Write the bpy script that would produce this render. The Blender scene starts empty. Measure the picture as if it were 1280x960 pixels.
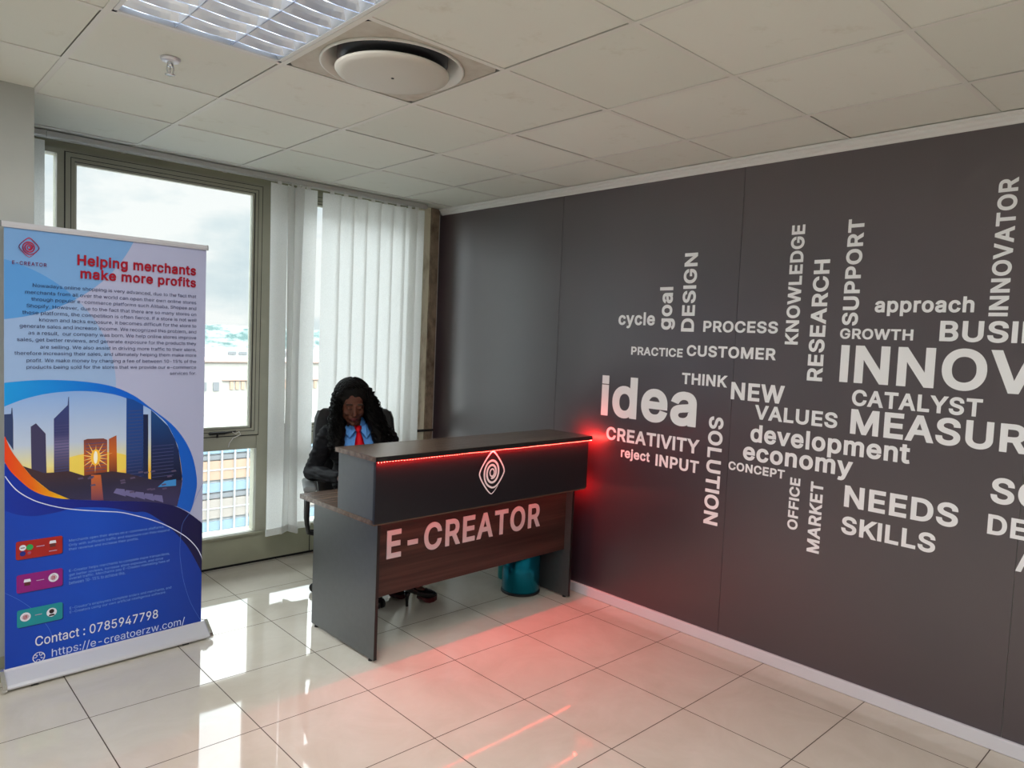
import bpy, bmesh, math, random
from mathutils import Vector, Matrix, noise
from mathutils.geometry import delaunay_2d_cdt

random.seed(7)
SC = bpy.context.scene
COL = SC.collection
PI = math.pi

# ------------------------------------------------------------------ camera, sky, sun, room lights, exposure
H = 2.602
cam_data = bpy.data.cameras.new('camera')
cam_data.lens = 897.6 / 1280 * 36
cam_data.sensor_width = 36
cam_data.clip_start = 0.05
cam_data.clip_end = 3000
cam = bpy.data.objects.new('camera', cam_data)
COL.objects.link(cam)
_r = (0.7307158, -0.6814314, 0.0413001)
_d = (-0.0116758, -0.0729623, -0.9972663)
_f = (0.6825819, 0.7282361, -0.0612710)
cam.matrix_world = Matrix(((_r[0], -_d[0], -_f[0], -0.7219), (_r[1], -_d[1], -_f[1], -2.7035),
                           (_r[2], -_d[2], -_f[2], 1.6054), (0, 0, 0, 1)))
SC.camera = cam
SC.view_settings.view_transform = 'Standard'
SC.view_settings.look = 'None'
SC.view_settings.gamma = 1.0
SC.view_settings.use_curve_mapping = False
SC.view_settings.exposure = 0.28
SC.cycles.max_bounces = 8
SC.cycles.transparent_max_bounces = 24
SC.cycles.use_denoising = True
SC.cycles.sample_clamp_indirect = 4.0

SKY_STRENGTH = 0.86
LAMP_POWER = 24.0
LED_POWER = 8.2
SUN_POWER = 0.6


def nd(nt, kind, **kw):
    n = nt.nodes.new(kind)
    for k, v in kw.items():
        if k.startswith('i_'):
            n.inputs[k[2:].replace('_', ' ')].default_value = v
        else:
            setattr(n, k, v)
    return n


def ramp(nt, stops):
    n = nt.nodes.new('ShaderNodeValToRGB')
    e = n.color_ramp.elements
    while len(e) < len(stops):
        e.new(0.5)
    for el, (p, c) in zip(e, stops):
        el.position = p
        el.color = (c[0], c[1], c[2], 1)
    return n


world = bpy.data.worlds.new('sky')
SC.world = world
world.use_nodes = True
nt = world.node_tree
nt.nodes.clear()
tc = nd(nt, 'ShaderNodeTexCoord')
mp = nd(nt, 'ShaderNodeMapping')
mp.inputs['Scale'].default_value = (2.2, 2.2, 5.0)
mp.inputs['Location'].default_value = (0.55, 0.2, 0.3)
nz = nd(nt, 'ShaderNodeTexNoise', i_Scale=1.5, i_Detail=6.0, i_Roughness=0.55)
rp = ramp(nt, [(0.36, (0.60, 0.72, 0.79)), (0.48, (0.80, 0.87, 0.90)), (0.56, (1.0, 1.0, 1.0))])
sx = nd(nt, 'ShaderNodeSeparateXYZ')
hz = ramp(nt, [(0.0, (0.5, 0.5, 0.47)), (0.49, (0.62, 0.62, 0.6)), (0.5, (1.0, 1.0, 0.99)), (0.60, (1.0, 1.0, 1.0)), (0.68, (6.0, 6.1, 6.2)), (1.0, (10.5, 10.6, 10.8))])
ad = nd(nt, 'ShaderNodeMath', operation='MULTIPLY_ADD')
ad.inputs[1].default_value = 0.5
ad.inputs[2].default_value = 0.5
mx = nd(nt, 'ShaderNodeMixRGB', blend_type='MULTIPLY')
mx.inputs['Fac'].default_value = 1.0
bg = nd(nt, 'ShaderNodeBackground')
bg.inputs['Strength'].default_value = SKY_STRENGTH
wo = nd(nt, 'ShaderNodeOutputWorld')
L = nt.links.new
L(tc.outputs['Generated'], mp.inputs['Vector'])
L(mp.outputs[0], nz.inputs['Vector'])
L(nz.outputs['Fac'], rp.inputs['Fac'])
L(tc.outputs['Generated'], sx.inputs[0])
L(sx.outputs['Z'], ad.inputs[0])
L(ad.outputs[0], hz.inputs['Fac'])
L(rp.outputs[0], mx.inputs['Color1'])
L(hz.outputs[0], mx.inputs['Color2'])
L(mx.outputs[0], bg.inputs['Color'])
L(bg.outputs[0], wo.inputs['Surface'])

sun_data = bpy.data.lights.new('sun', 'SUN')
sun_data.energy = SUN_POWER
sun_data.angle = 0.02
sun = bpy.data.objects.new('sun', sun_data)
COL.objects.link(sun)
sun.rotation_euler = Vector((0.35, 0.72, -0.6)).to_track_quat('-Z', 'Y').to_euler()


# ------------------------------------------------------------------ materials
def mat(name, color, rough=0.5, metal=0.0, spec=0.5, emit=None, estr=0.0, coat=0.0):
    m = bpy.data.materials.new(name)
    m.use_nodes = True
    b = m.node_tree.nodes['Principled BSDF']
    b.inputs['Base Color'].default_value = (*color, 1)
    b.inputs['Roughness'].default_value = rough
    b.inputs['Metallic'].default_value = metal
    b.inputs['Specular IOR Level'].default_value = spec
    b.inputs['Coat Weight'].default_value = coat
    if emit:
        b.inputs['Emission Color'].default_value = (*emit, 1)
        b.inputs['Emission Strength'].default_value = estr
    return m


def noisy(name, c1, c2, scale=(8, 8, 8), rough=0.5, spec=0.5, detail=5.0, lo=0.35, hi=0.65, bump=0.0, metal=0.0, obj=True):
    m = mat(name, c1, rough, metal, spec)
    t = m.node_tree
    b = t.nodes['Principled BSDF']
    co = nd(t, 'ShaderNodeTexCoord')
    ma = nd(t, 'ShaderNodeMapping')
    ma.inputs['Scale'].default_value = scale
    n = nd(t, 'ShaderNodeTexNoise', i_Scale=1.0, i_Detail=detail, i_Roughness=0.6)
    r = ramp(t, [(lo, c1), (hi, c2)])
    t.links.new(co.outputs['Object'], ma.inputs['Vector'])
    t.links.new(ma.outputs[0], n.inputs['Vector'])
    t.links.new(n.outputs['Fac'], r.inputs['Fac'])
    t.links.new(r.outputs[0], b.inputs['Base Color'])
    if bump:
        bp = nd(t, 'ShaderNodeBump', i_Strength=bump, i_Distance=0.002)
        t.links.new(n.outputs['Fac'], bp.inputs['Height'])
        t.links.new(bp.outputs[0], b.inputs['Normal'])
    return m


def srgb(r, g, b):
    def f(c):
        c /= 255.0
        return c / 12.92 if c <= 0.04045 else ((c + 0.055) / 1.055) ** 2.4
    return (f(r), f(g), f(b))


M = {}
M['white'] = mat('white_paint', (0.72, 0.72, 0.70), 0.5)
M['mid_grey'] = mat('mid_grey_paint', (0.34, 0.34, 0.33), 0.6)
M['wall_grey'] = noisy('grey_wall_paint', srgb(172, 176, 172), srgb(182, 185, 180), (1.5, 1.5, 1.5), 0.6)
M['tile'] = None
M['tee'] = mat('ceiling_tee', srgb(228, 227, 219), 0.5)
M['dark_void'] = mat('dark_void', (0.02, 0.02, 0.02), 0.9)
M['moulding'] = mat('white_moulding', srgb(228, 228, 224), 0.4)
M['skirting'] = mat('skirting_gloss_white', srgb(214, 214, 218), 0.25)
M['frame'] = noisy('olive_grey_aluminium', srgb(156, 155, 138), srgb(166, 164, 146), (3, 3, 3), 0.40)
M['frame_dark'] = mat('window_gasket', (0.025, 0.025, 0.022), 0.6)
M['panel'] = noisy('window_panel_paint', srgb(158, 157, 134), srgb(168, 167, 144), (2, 2, 2), 0.4)
M['black'] = mat('black_plastic', (0.012, 0.012, 0.013), 0.4)
M['leather'] = noisy('black_leather', (0.010, 0.010, 0.011), (0.018, 0.018, 0.02), (60, 60, 60), 0.38, bump=0.3)
M['grey_plastic'] = mat('grey_plastic', srgb(120, 124, 124), 0.35)
M['chrome'] = mat('chrome', (0.75, 0.76, 0.78), 0.15, 1.0)
M['alu'] = mat('brushed_aluminium', srgb(226, 226, 232), 0.35, 0.45)
M['letter_white'] = mat('printed_white', srgb(242, 243, 243), 0.5)
M['letter_desk'] = mat('brushed_letter', srgb(205, 200, 203), 0.35)
M['laminate'] = noisy('charcoal_laminate', srgb(56, 58, 58), srgb(63, 65, 65), (30, 30, 30), 0.42, spec=0.8)
M['laminate'].node_tree.nodes['Principled BSDF'].inputs['IOR'].default_value = 1.75
M['counter_black'] = mat('black_satin_panel', srgb(28, 29, 33), 0.3)
M['edge_black'] = mat('black_edging', (0.008, 0.008, 0.008), 0.35)
M['brown_pillar'] = noisy('rough_brown_column', srgb(96, 80, 64), srgb(160, 142, 122), (14, 14, 9), 0.85, bump=0.8, lo=0.3, hi=0.7)
M['beige_pillar'] = noisy('beige_flaking_paint', srgb(226, 219, 196), srgb(186, 174, 148), (20, 20, 5), 0.7, lo=0.5, hi=0.7)
M['teal_metal'] = mat('teal_metal', srgb(10, 125, 150), 0.22, 0.85)
M['teal_plastic'] = mat('teal_plastic', srgb(30, 150, 150), 0.35)
M['steel_dark'] = mat('dark_disc', srgb(60, 62, 66), 0.3, 0.6)


def wood_mat(name, c1, c2, c3, axis_scale, rough):
    m = mat(name, c1, rough)
    t = m.node_tree
    b = t.nodes['Principled BSDF']
    co = nd(t, 'ShaderNodeTexCoord')
    ma = nd(t, 'ShaderNodeMapping')
    ma.inputs['Scale'].default_value = axis_scale
    n = nd(t, 'ShaderNodeTexNoise', i_Scale=1.0, i_Detail=6.0, i_Roughness=0.62)
    r = ramp(t, [(0.30, c1), (0.50, c2), (0.70, c3)])
    t.links.new(co.outputs['Object'], ma.inputs['Vector'])
    t.links.new(ma.outputs[0], n.inputs['Vector'])
    t.links.new(n.outputs['Fac'], r.inputs['Fac'])
    t.links.new(r.outputs[0], b.inputs['Base Color'])
    return m


M['wood_top'] = wood_mat('walnut_veneer_top', srgb(66, 50, 40), srgb(96, 78, 66), srgb(122, 104, 90), (1.2, 34, 34), 0.27)
M['wood_front'] = wood_mat('walnut_veneer_front', srgb(38, 24, 20), srgb(58, 38, 33), srgb(78, 54, 46), (1.0, 40, 40), 0.35)

# ceiling tiles: a slightly different tint for every tile, faint smudges
m = mat('mineral_fibre_tile', (0.6, 0.6, 0.57), 0.85, spec=0.2)
t = m.node_tree
b = t.nodes['Principled BSDF']
ge = nd(t, 'ShaderNodeNewGeometry')
mp2 = nd(t, 'ShaderNodeMapping')
mp2.inputs['Location'].default_value = (-0.5041 / 0.5925, 2.4447 / 0.5966, 0)
mp2.inputs['Scale'].default_value = (1 / 0.5925, 1 / 0.5966, 0)
fl = nd(t, 'ShaderNodeVectorMath', operation='FLOOR')
wn = nd(t, 'ShaderNodeTexWhiteNoise', noise_dimensions='3D')
r1 = ramp(t, [(0.0, srgb(226, 229, 218)), (0.5, srgb(232, 233, 223)), (1.0, srgb(235, 237, 227))])
n2 = nd(t, 'ShaderNodeTexNoise', i_Scale=5.0, i_Detail=8.0, i_Roughness=0.75)
r2 = ramp(t, [(0.30, (0.80, 0.77, 0.70)), (0.42, (1, 1, 1))])
ml = nd(t, 'ShaderNodeMixRGB', blend_type='MULTIPLY')
ml.inputs['Fac'].default_value = 0.55
t.links.new(ge.outputs['Position'], mp2.inputs['Vector'])
t.links.new(mp2.outputs[0], fl.inputs[0])
t.links.new(fl.outputs[0], wn.inputs['Vector'])
t.links.new(wn.outputs['Value'], r1.inputs['Fac'])
t.links.new(ge.outputs['Position'], n2.inputs['Vector'])
t.links.new(n2.outputs['Fac'], r2.inputs['Fac'])
t.links.new(r1.outputs[0], ml.inputs['Color1'])
t.links.new(r2.outputs[0], ml.inputs['Color2'])
t.links.new(ml.outputs[0], b.inputs['Base Color'])
M['tile'] = m

# polished porcelain floor: 0.5 m tiles with thin dark joints
m = mat('polished_porcelain', (0.5, 0.47, 0.42), 0.09, spec=0.5)
t = m.node_tree
b = t.nodes['Principled BSDF']
ge = nd(t, 'ShaderNodeNewGeometry')
sp = nd(t, 'ShaderNodeSeparateXYZ')
t.links.new(ge.outputs['Position'], sp.inputs[0])
masks = []
for ax in 'XY':
    pm = nd(t, 'ShaderNodeMath', operation='PINGPONG')
    pm.inputs[1].default_value = 0.25
    t.links.new(sp.outputs[ax], pm.inputs[0])
    lt = nd(t, 'ShaderNodeMath', operation='LESS_THAN')
    lt.inputs[1].default_value = 0.0021
    t.links.new(pm.outputs[0], lt.inputs[0])
    masks.append(lt)
mxm = nd(t, 'ShaderNodeMath', operation='MAXIMUM')
t.links.new(masks[0].outputs[0], mxm.inputs[0])
t.links.new(masks[1].outputs[0], mxm.inputs[1])
n1 = nd(t, 'ShaderNodeTexNoise', i_Scale=3.0, i_Detail=8.0, i_Roughness=0.65, i_Distortion=0.8)
t.links.new(ge.outputs['Position'], n1.inputs['Vector'])
r1 = ramp(t, [(0.3, srgb(196, 188, 172)), (0.7, srgb(208, 201, 187))])
t.links.new(n1.outputs['Fac'], r1.inputs['Fac'])
mixc = nd(t, 'ShaderNodeMixRGB')
mixc.inputs['Color2'].default_value = (*srgb(74, 62, 50), 1)
t.links.new(mxm.outputs[0], mixc.inputs['Fac'])
t.links.new(r1.outputs[0], mixc.inputs['Color1'])
t.links.new(mixc.outputs[0], b.inputs['Base Color'])
rr = nd(t, 'ShaderNodeMath', operation='MULTIPLY_ADD')
rr.inputs[1].default_value = 0.6
rr.inputs[2].default_value = 0.04
t.links.new(mxm.outputs[0], rr.inputs[0])
t.links.new(rr.outputs[0], b.inputs['Roughness'])
M['floor'] = m

# dark printed wallpaper
m = mat('dark_mural_paper', srgb(62, 56, 60), 0.37, spec=0.8)
t = m.node_tree
b = t.nodes['Principled BSDF']
ge = nd(t, 'ShaderNodeNewGeometry')
n1 = nd(t, 'ShaderNodeTexNoise', i_Scale=1.3, i_Detail=3.0)
r1 = ramp(t, [(0.35, srgb(46, 34, 45)), (0.65, srgb(56, 40, 49))])
t.links.new(ge.outputs['Position'], n1.inputs['Vector'])
t.links.new(n1.outputs['Fac'], r1.inputs['Fac'])
t.links.new(r1.outputs[0], b.inputs['Base Color'])
n2 = nd(t, 'ShaderNodeTexNoise', i_Scale=400.0, i_Detail=2.0)
t.links.new(ge.outputs['Position'], n2.inputs['Vector'])
b.inputs['IOR'].default_value = 1.9
bp = nd(t, 'ShaderNodeBump', i_Strength=0.05, i_Distance=0.001)
t.links.new(n2.outputs['Fac'], bp.inputs['Height'])
t.links.new(bp.outputs[0], b.inputs['Normal'])
M['mural'] = m

# window glass: see-through with a faint mirror reflection
m = bpy.data.materials.new('window_glass')
m.use_nodes = True
t = m.node_tree
t.nodes.clear()
tr = nd(t, 'ShaderNodeBsdfTransparent')
tr.inputs['Color'].default_value = (0.96, 0.985, 0.98, 1)
gl = nd(t, 'ShaderNodeBsdfGlossy', i_Roughness=0.02)
ly = nd(t, 'ShaderNodeFresnel', i_IOR=1.3)
mi = nd(t, 'ShaderNodeMixShader')
ou = nd(t, 'ShaderNodeOutputMaterial')
t.links.new(ly.outputs[0], mi.inputs[0])
t.links.new(tr.outputs[0], mi.inputs[1])
t.links.new(gl.outputs[0], mi.inputs[2])
t.links.new(mi.outputs[0], ou.inputs['Surface'])
M['glass'] = m

# blind fabric: lets daylight through, fine weave
m = bpy.data.materials.new('blind_fabric')
m.use_nodes = True
t = m.node_tree
t.nodes.clear()
co = nd(t, 'ShaderNodeTexCoord')
ma = nd(t, 'ShaderNodeMapping')
ma.inputs['Scale'].default_value = (260, 260, 160)
n1 = nd(t, 'ShaderNodeTexNoise', i_Scale=1.0, i_Detail=4.0)
r1 = ramp(t, [(0.3, srgb(230, 230, 227)), (0.7, srgb(242, 242, 239))])
df = nd(t, 'ShaderNodeBsdfDiffuse')
tl = nd(t, 'ShaderNodeBsdfTranslucent')
mi = nd(t, 'ShaderNodeMixShader')
mi.inputs[0].default_value = 0.58
ou = nd(t, 'ShaderNodeOutputMaterial')
t.links.new(co.outputs['Object'], ma.inputs['Vector'])
t.links.new(ma.outputs[0], n1.inputs['Vector'])
t.links.new(n1.outputs['Fac'], r1.inputs['Fac'])
t.links.new(r1.outputs[0], df.inputs['Color'])
t.links.new(r1.outputs[0], tl.inputs['Color'])
t.links.new(df.outputs[0], mi.inputs[1])
t.links.new(tl.outputs[0], mi.inputs[2])
t.links.new(mi.outputs[0], ou.inputs['Surface'])
M['fabric'] = m


# ------------------------------------------------------------------ mesh helpers
class MB:
    """collects shapes, then links them as ONE mesh object"""

    def __init__(self):
        self.bm = bmesh.new()

    def box(self, x0, x1, y0, y1, z0, z1, mi=0):
        v = [self.bm.verts.new(p) for p in ((x0, y0, z0), (x1, y0, z0), (x1, y1, z0), (x0, y1, z0),
                                            (x0, y0, z1), (x1, y0, z1), (x1, y1, z1), (x0, y1, z1))]
        for f in ((0, 3, 2, 1), (4, 5, 6, 7), (0, 1, 5, 4), (1, 2, 6, 5), (2, 3, 7, 6), (3, 0, 4, 7)):
            self.bm.faces.new([v[i] for i in f]).material_index = mi
        return self

    def rbox(self, c, s, r=0.01, seg=3, mat4=None, mi=0):
        b2 = bmesh.new()
        bmesh.ops.create_cube(b2, size=1.0)
        bmesh.ops.scale(b2, vec=s, verts=b2.verts)
        bmesh.ops.bevel(b2, geom=b2.edges[:], offset=r, segments=seg, profile=0.5, affect='EDGES')
        X = Matrix.Translation(c) @ (mat4 or Matrix())
        self.add(b2, X, mi)
        return self

    def add(self, b2, X=None, mi=None, smooth=False):
        mp_ = {}
        for v in b2.verts:
            mp_[v] = self.bm.verts.new(X @ v.co if X else v.co)
        for f in b2.faces:
            try:
                nf = self.bm.faces.new([mp_[v] for v in f.verts])
            except ValueError:
                continue
            nf.material_index = f.material_index if mi is None else mi
            nf.smooth = f.smooth or smooth
        b2.free()

    def poly(self, pts, mi=0):
        vs = [self.bm.verts.new(p) for p in pts]
        f = self.bm.faces.new(vs)
        f.material_index = mi
        return f

    def lathe(self, prof, n=32, mi=0, X=None, smooth=True, cap=False):
        rings = []
        for r, z in prof:
            ring = []
            for k in range(n):
                a = 2 * PI * k / n
                p = Vector((r * math.cos(a), r * math.sin(a), z))
                ring.append(self.bm.verts.new(X @ p if X else p))
            rings.append(ring)
        for a_, b_ in zip(rings, rings[1:]):
            for k in range(n):
                f = self.bm.faces.new((a_[k], a_[(k + 1) % n], b_[(k + 1) % n], b_[k]))
                f.material_index = mi
                f.smooth = smooth
        if cap:
            self.bm.faces.new(list(reversed(rings[0]))).material_index = mi
            self.bm.faces.new(rings[-1]).material_index = mi
        return self

    def tube(self, pts, r, n=8, mi=0, smooth=True, caps=True):
        pts = [Vector(p) for p in pts]
        rs = r if isinstance(r, (list, tuple)) else [r] * len(pts)
        tang = []
        for i in range(len(pts)):
            a = pts[max(0, i - 1)]
            b_ = pts[min(len(pts) - 1, i + 1)]
            tang.append((b_ - a).normalized())
        up = Vector((0, 0, 1)) if abs(tang[0].z) < 0.9 else Vector((1, 0, 0))
        nrm = tang[0].cross(up).normalized()
        rings = []
        for p, tn, rad in zip(pts, tang, rs):
            nrm = (nrm - tn * nrm.dot(tn)).normalized()
            bi = tn.cross(nrm)
            rings.append([self.bm.verts.new(p + (nrm * math.cos(2 * PI * k / n) + bi * math.sin(2 * PI * k / n)) * rad) for k in range(n)])
        for a_, b_ in zip(rings, rings[1:]):
            for k in range(n):
                f = self.bm.faces.new((a_[k], a_[(k + 1) % n], b_[(k + 1) % n], b_[k]))
                f.material_index = mi
                f.smooth = smooth
        if caps:
            self.bm.faces.new(list(reversed(rings[0]))).material_index = mi
            self.bm.faces.new(rings[-1]).material_index = mi
        return self

    def loft(self, rings, mi=0, smooth=True, caps=True):
        vs = [[self.bm.verts.new(p) for p in r_] for r_ in rings]
        n = len(vs[0])
        for a_, b_ in zip(vs, vs[1:]):
            for k in range(n):
                f = self.bm.faces.new((a_[k], a_[(k + 1) % n], b_[(k + 1) % n], b_[k]))
                f.material_index = mi
                f.smooth = smooth
        if caps:
            self.bm.faces.new(list(reversed(vs[0]))).material_index = mi
            self.bm.faces.new(vs[-1]).material_index = mi
        return self

    def ball(self, c, r, rot=None, sub=2, mi=0):
        b2 = bmesh.new()
        bmesh.ops.create_icosphere(b2, subdivisions=sub, radius=1.0)
        r = r if isinstance(r, (tuple, list)) else (r, r, r)
        X = Matrix.Translation(c) @ (rot or Matrix()) @ Matrix.Diagonal((*r, 1))
        self.add(b2, X, mi, True)
        return self

    def chain(self, p0, r0, p1, r1, flat=None):
        p0, p1 = Vector(p0), Vector(p1)
        n = max(2, int((p1 - p0).length / (min(r0, r1) * 0.45)) + 1)
        for i in range(n + 1):
            s = i / n
            r = r0 + (r1 - r0) * s
            self.ball(p0.lerp(p1, s), r)
        return self

    def build(self, name, mats, parent=None, recalc=True):
        if recalc:
            bmesh.ops.recalc_face_normals(self.bm, faces=self.bm.faces)
        me = bpy.data.meshes.new(name)
        self.bm.to_mesh(me)
        self.bm.free()
        for mm in (mats if isinstance(mats, (list, tuple)) else [mats]):
            me.materials.append(mm)
        ob = bpy.data.objects.new(name, me)
        COL.objects.link(ob)
        if parent:
            ob.parent = parent
        return ob


def tag(ob, label=None, cat=None, group=None, kind=None):
    if label:
        ob['label'] = label
    if cat:
        ob['category'] = cat
    if group:
        ob['group'] = group
    if kind:
        ob['kind'] = kind
    return ob


def thing(name, label, cat, loc=(0, 0, 0), rz=0.0, group=None):
    ob = bpy.data.objects.new(name, None)
    ob.empty_display_size = 0.1
    COL.objects.link(ob)
    ob.location = loc
    ob.rotation_euler = (0, 0, rz)
    return tag(ob, label, cat, group)


def copy_tree(o, parent=None):
    c = o.copy()
    COL.objects.link(c)
    if parent:
        c.parent = parent
    for ch in [x for x in bpy.data.objects if x.parent == o]:
        copy_tree(ch, c)
    return c


def from_modifiers(ob):
    """bake the modifiers of a mesh object into its mesh"""
    bpy.context.view_layer.update()
    dg = bpy.context.evaluated_depsgraph_get()
    me = bpy.data.meshes.new_from_object(ob.evaluated_get(dg))
    ob.modifiers.clear()
    old = ob.data
    ob.data = me
    bpy.data.meshes.remove(old)
    return ob


def remesh(ob, voxel, smooth=4, fac=0.5):
    md = ob.modifiers.new('r', 'REMESH')
    md.mode = 'VOXEL'
    md.voxel_size = voxel
    md.use_smooth_shade = True
    sm = ob.modifiers.new('s', 'SMOOTH')
    sm.iterations = smooth
    sm.factor = fac
    return from_modifiers(ob)


def _area(c):
    return 0.5 * sum(c[i - 1][0] * c[i][1] - c[i][0] * c[i - 1][1] for i in range(len(c)))


def _grow(c, d):
    """move every edge of a closed outline outwards by d (outline on the left of its travel is filled)"""
    n = len(c)
    out = []
    for i in range(n):
        a, b_, e = Vector(c[i - 1]), Vector(c[i]), Vector(c[(i + 1) % n])
        u, v = (b_ - a).normalized(), (e - b_).normalized()
        n0, n1 = Vector((u.y, -u.x)), Vector((v.y, -v.x))
        m_ = n0 + n1
        l2 = max(0.28, m_.length_squared / 2)
        out.append(tuple(b_ + m_ * (d / l2)))
    return out


def _winding(p, loops):
    w = 0
    for c in loops:
        for i in range(len(c)):
            (x0, y0), (x1, y1) = c[i - 1], c[i]
            if (y0 > p[1]) != (y1 > p[1]) and p[0] < (x1 - x0) * (p[1] - y0) / (y1 - y0) + x0:
                w += 1 if y1 > y0 else -1
    return w


def fill(loops):
    """triangles that fill closed outlines (holes run the other way round)"""
    if not loops:
        return [], []
    vs, es = [], []
    for c in loops:
        b0 = len(vs)
        vs += [Vector(p) for p in c]
        es += [(b0 + i, b0 + (i + 1) % len(c)) for i in range(len(c))]
    r = delaunay_2d_cdt(vs, es, [], 0, 1e-6)
    pts = [(p.x, p.y) for p in r[0]]
    tris = []
    for f in r[2]:
        cx0 = sum(pts[i][0] for i in f) / len(f)
        cy0 = sum(pts[i][1] for i in f) / len(f)
        if _winding((cx0, cy0), loops):
            tris.append(tuple(f))
    return pts, tris


_GL = {}


def glyph(ch, off):
    """filled outline of one character: advance, points, triangles"""
    key = (ch, off)
    if key in _GL:
        return _GL[key]
    adv, cs = GLYPHS[ch]
    cs = [[tuple(float(q) for q in p.split(',')) for p in c.split()] for c in cs]
    cs = [[p for i, p in enumerate(c) if math.dist(p, c[i - 1]) > 1.0] for c in cs]
    if cs:
        sgn = 1 if _area(max(cs, key=lambda c: abs(_area(c)))) > 0 else -1
        cs = [c if sgn > 0 else c[::-1] for c in cs]
    pts, tris = fill([_grow(c, off) if off else c for c in cs])
    _GL[key] = (adv + off * 1.3, pts, tris)
    return _GL[key]


def text_verts(body, offset=0.0, res=4, spacing=1.0):
    vs, fs = [], []
    x = 0.0
    for ch in body:
        adv, pts, tris = glyph(ch, offset * 1000)
        b0 = len(vs)
        vs += [Vector((x + p[0], p[1], 0)) for p in pts]
        for t_ in tris:
            a, b_, c = (vs[b0 + i] for i in t_)
            if (b_ - a).cross(c - a).z < 0:
                t_ = t_[::-1]
            fs.append(tuple(b0 + i for i in t_))
        x += adv * spacing
    return vs, fs


def bounds(vs):
    xs = [v.x for v in vs]
    ys = [v.y for v in vs]
    return min(xs), max(xs), min(ys), max(ys)


def text_into(mb, body, rect, place, offset=0.0, prefix='', res=4, mi=0, thick=0.0, spacing=1.0):
    """lettering fitted to rect=(u0,u1,v0,v1); place(u,v,w)->point; w = height above the surface"""
    vs, fs = text_verts(body, offset, res, spacing)
    x0, x1, y0, y1 = bounds(vs)
    if prefix:
        px0, px1, y0, y1 = bounds(text_verts(prefix, offset, res, spacing)[0])
        x0, x1 = px0, px1
    u0, u1, v0, v1 = rect
    out = []
    for v in vs:
        out.append((u0 + (v.x - x0) / (x1 - x0) * (u1 - u0), v0 + (v.y - y0) / (y1 - y0) * (v1 - v0)))
    top = [mb.bm.verts.new(place(u, v, thick)) for u, v in out]
    edges = {}
    for f in fs:
        try:
            nf = mb.bm.faces.new([top[i] for i in f])
            nf.material_index = mi
        except ValueError:
            continue
        for a_, b_ in zip(f, f[1:] + f[:1]):
            edges[(a_, b_)] = 1
    if thick > 0:
        bot = [mb.bm.verts.new(place(u, v, 0.0)) for u, v in out]
        for (a_, b_) in list(edges):
            if (b_, a_) not in edges:
                try:
                    mb.bm.faces.new((top[b_], top[a_], bot[a_], bot[b_])).material_index = mi
                except ValueError:
                    pass


def ribbon(mb, pts, width, place, mi=0, w=0.0):
    """flat stroke along 2-D points; width number or list"""
    n = len(pts)
    ws = width if isinstance(width, (list, tuple)) else [width] * n
    prev = None
    for i in range(n):
        a = Vector(pts[max(0, i - 1)])
        b_ = Vector(pts[min(n - 1, i + 1)])
        d = (b_ - a).normalized()
        nn = Vector((-d.y, d.x)) * ws[i] * 0.5
        p = Vector(pts[i])
        cur = (mb.bm.verts.new(place(*(p + nn), w)), mb.bm.verts.new(place(*(p - nn), w)))
        if prev:
            mb.bm.faces.new((prev[0], prev[1], cur[1], cur[0])).material_index = mi
        prev = cur


def logo_points(cx, cz, rx, rz):
    """rounded diamond that winds inwards as a spiral; returns points, widths (unit = rx)"""
    pts, ws = [], []
    N = 260
    turns = 3.15
    for i in range(N + 1):
        tt = turns * i / N
        a = -0.9 - 2 * PI * tt
        if tt < 0.8:
            r, p = 1.0, 1.34
        elif tt < 1.2:
            k = (tt - 0.8) / 0.4
            k = k * k * (3 - 2 * k)
            r, p = 1.0 - 0.36 * k, 1.34 + 0.66 * k
        else:
            k = (tt - 1.2) / (turns - 1.2)
            r, p = 0.64 - 0.40 * k, 2.0
        c, s = math.cos(a), math.sin(a)
        dia = 1.0 / (abs(c) + abs(s))
        q = (dia ** -7 + 0.90 ** -7) ** (-1.0 / 7) / 0.86 if p < 1.99 else 1.0
        if 1.34 < p < 1.99:
            w_ = (p - 1.34) / 0.66
            q = q * (1 - w_) + w_
        pts.append((cx + rx * r * q * c * (1.0 if tt > 0.8 else 1.0), cz + rz * r * q * s))
        taper = min(1.0, 0.35 + tt * 3)
        ws.append(rx * (0.095 + 0.035 * min(1.0, max(0.0, tt - 0.7))) * taper)
    return pts, ws


def draw_logo(mb, cx, cz, rx, rz, place, mi=0, w=0.0):
    p, ws = logo_points(cx, cz, rx, rz)
    ribbon(mb, p, ws, place, mi, w)
    ring = [(cx + 0.17 * rx * math.cos(a * PI / 12), cz + 0.17 * rz * math.sin(a * PI / 12)) for a in range(25)]
    ribbon(mb, ring, 0.09 * rx, place, mi, w)

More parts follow.
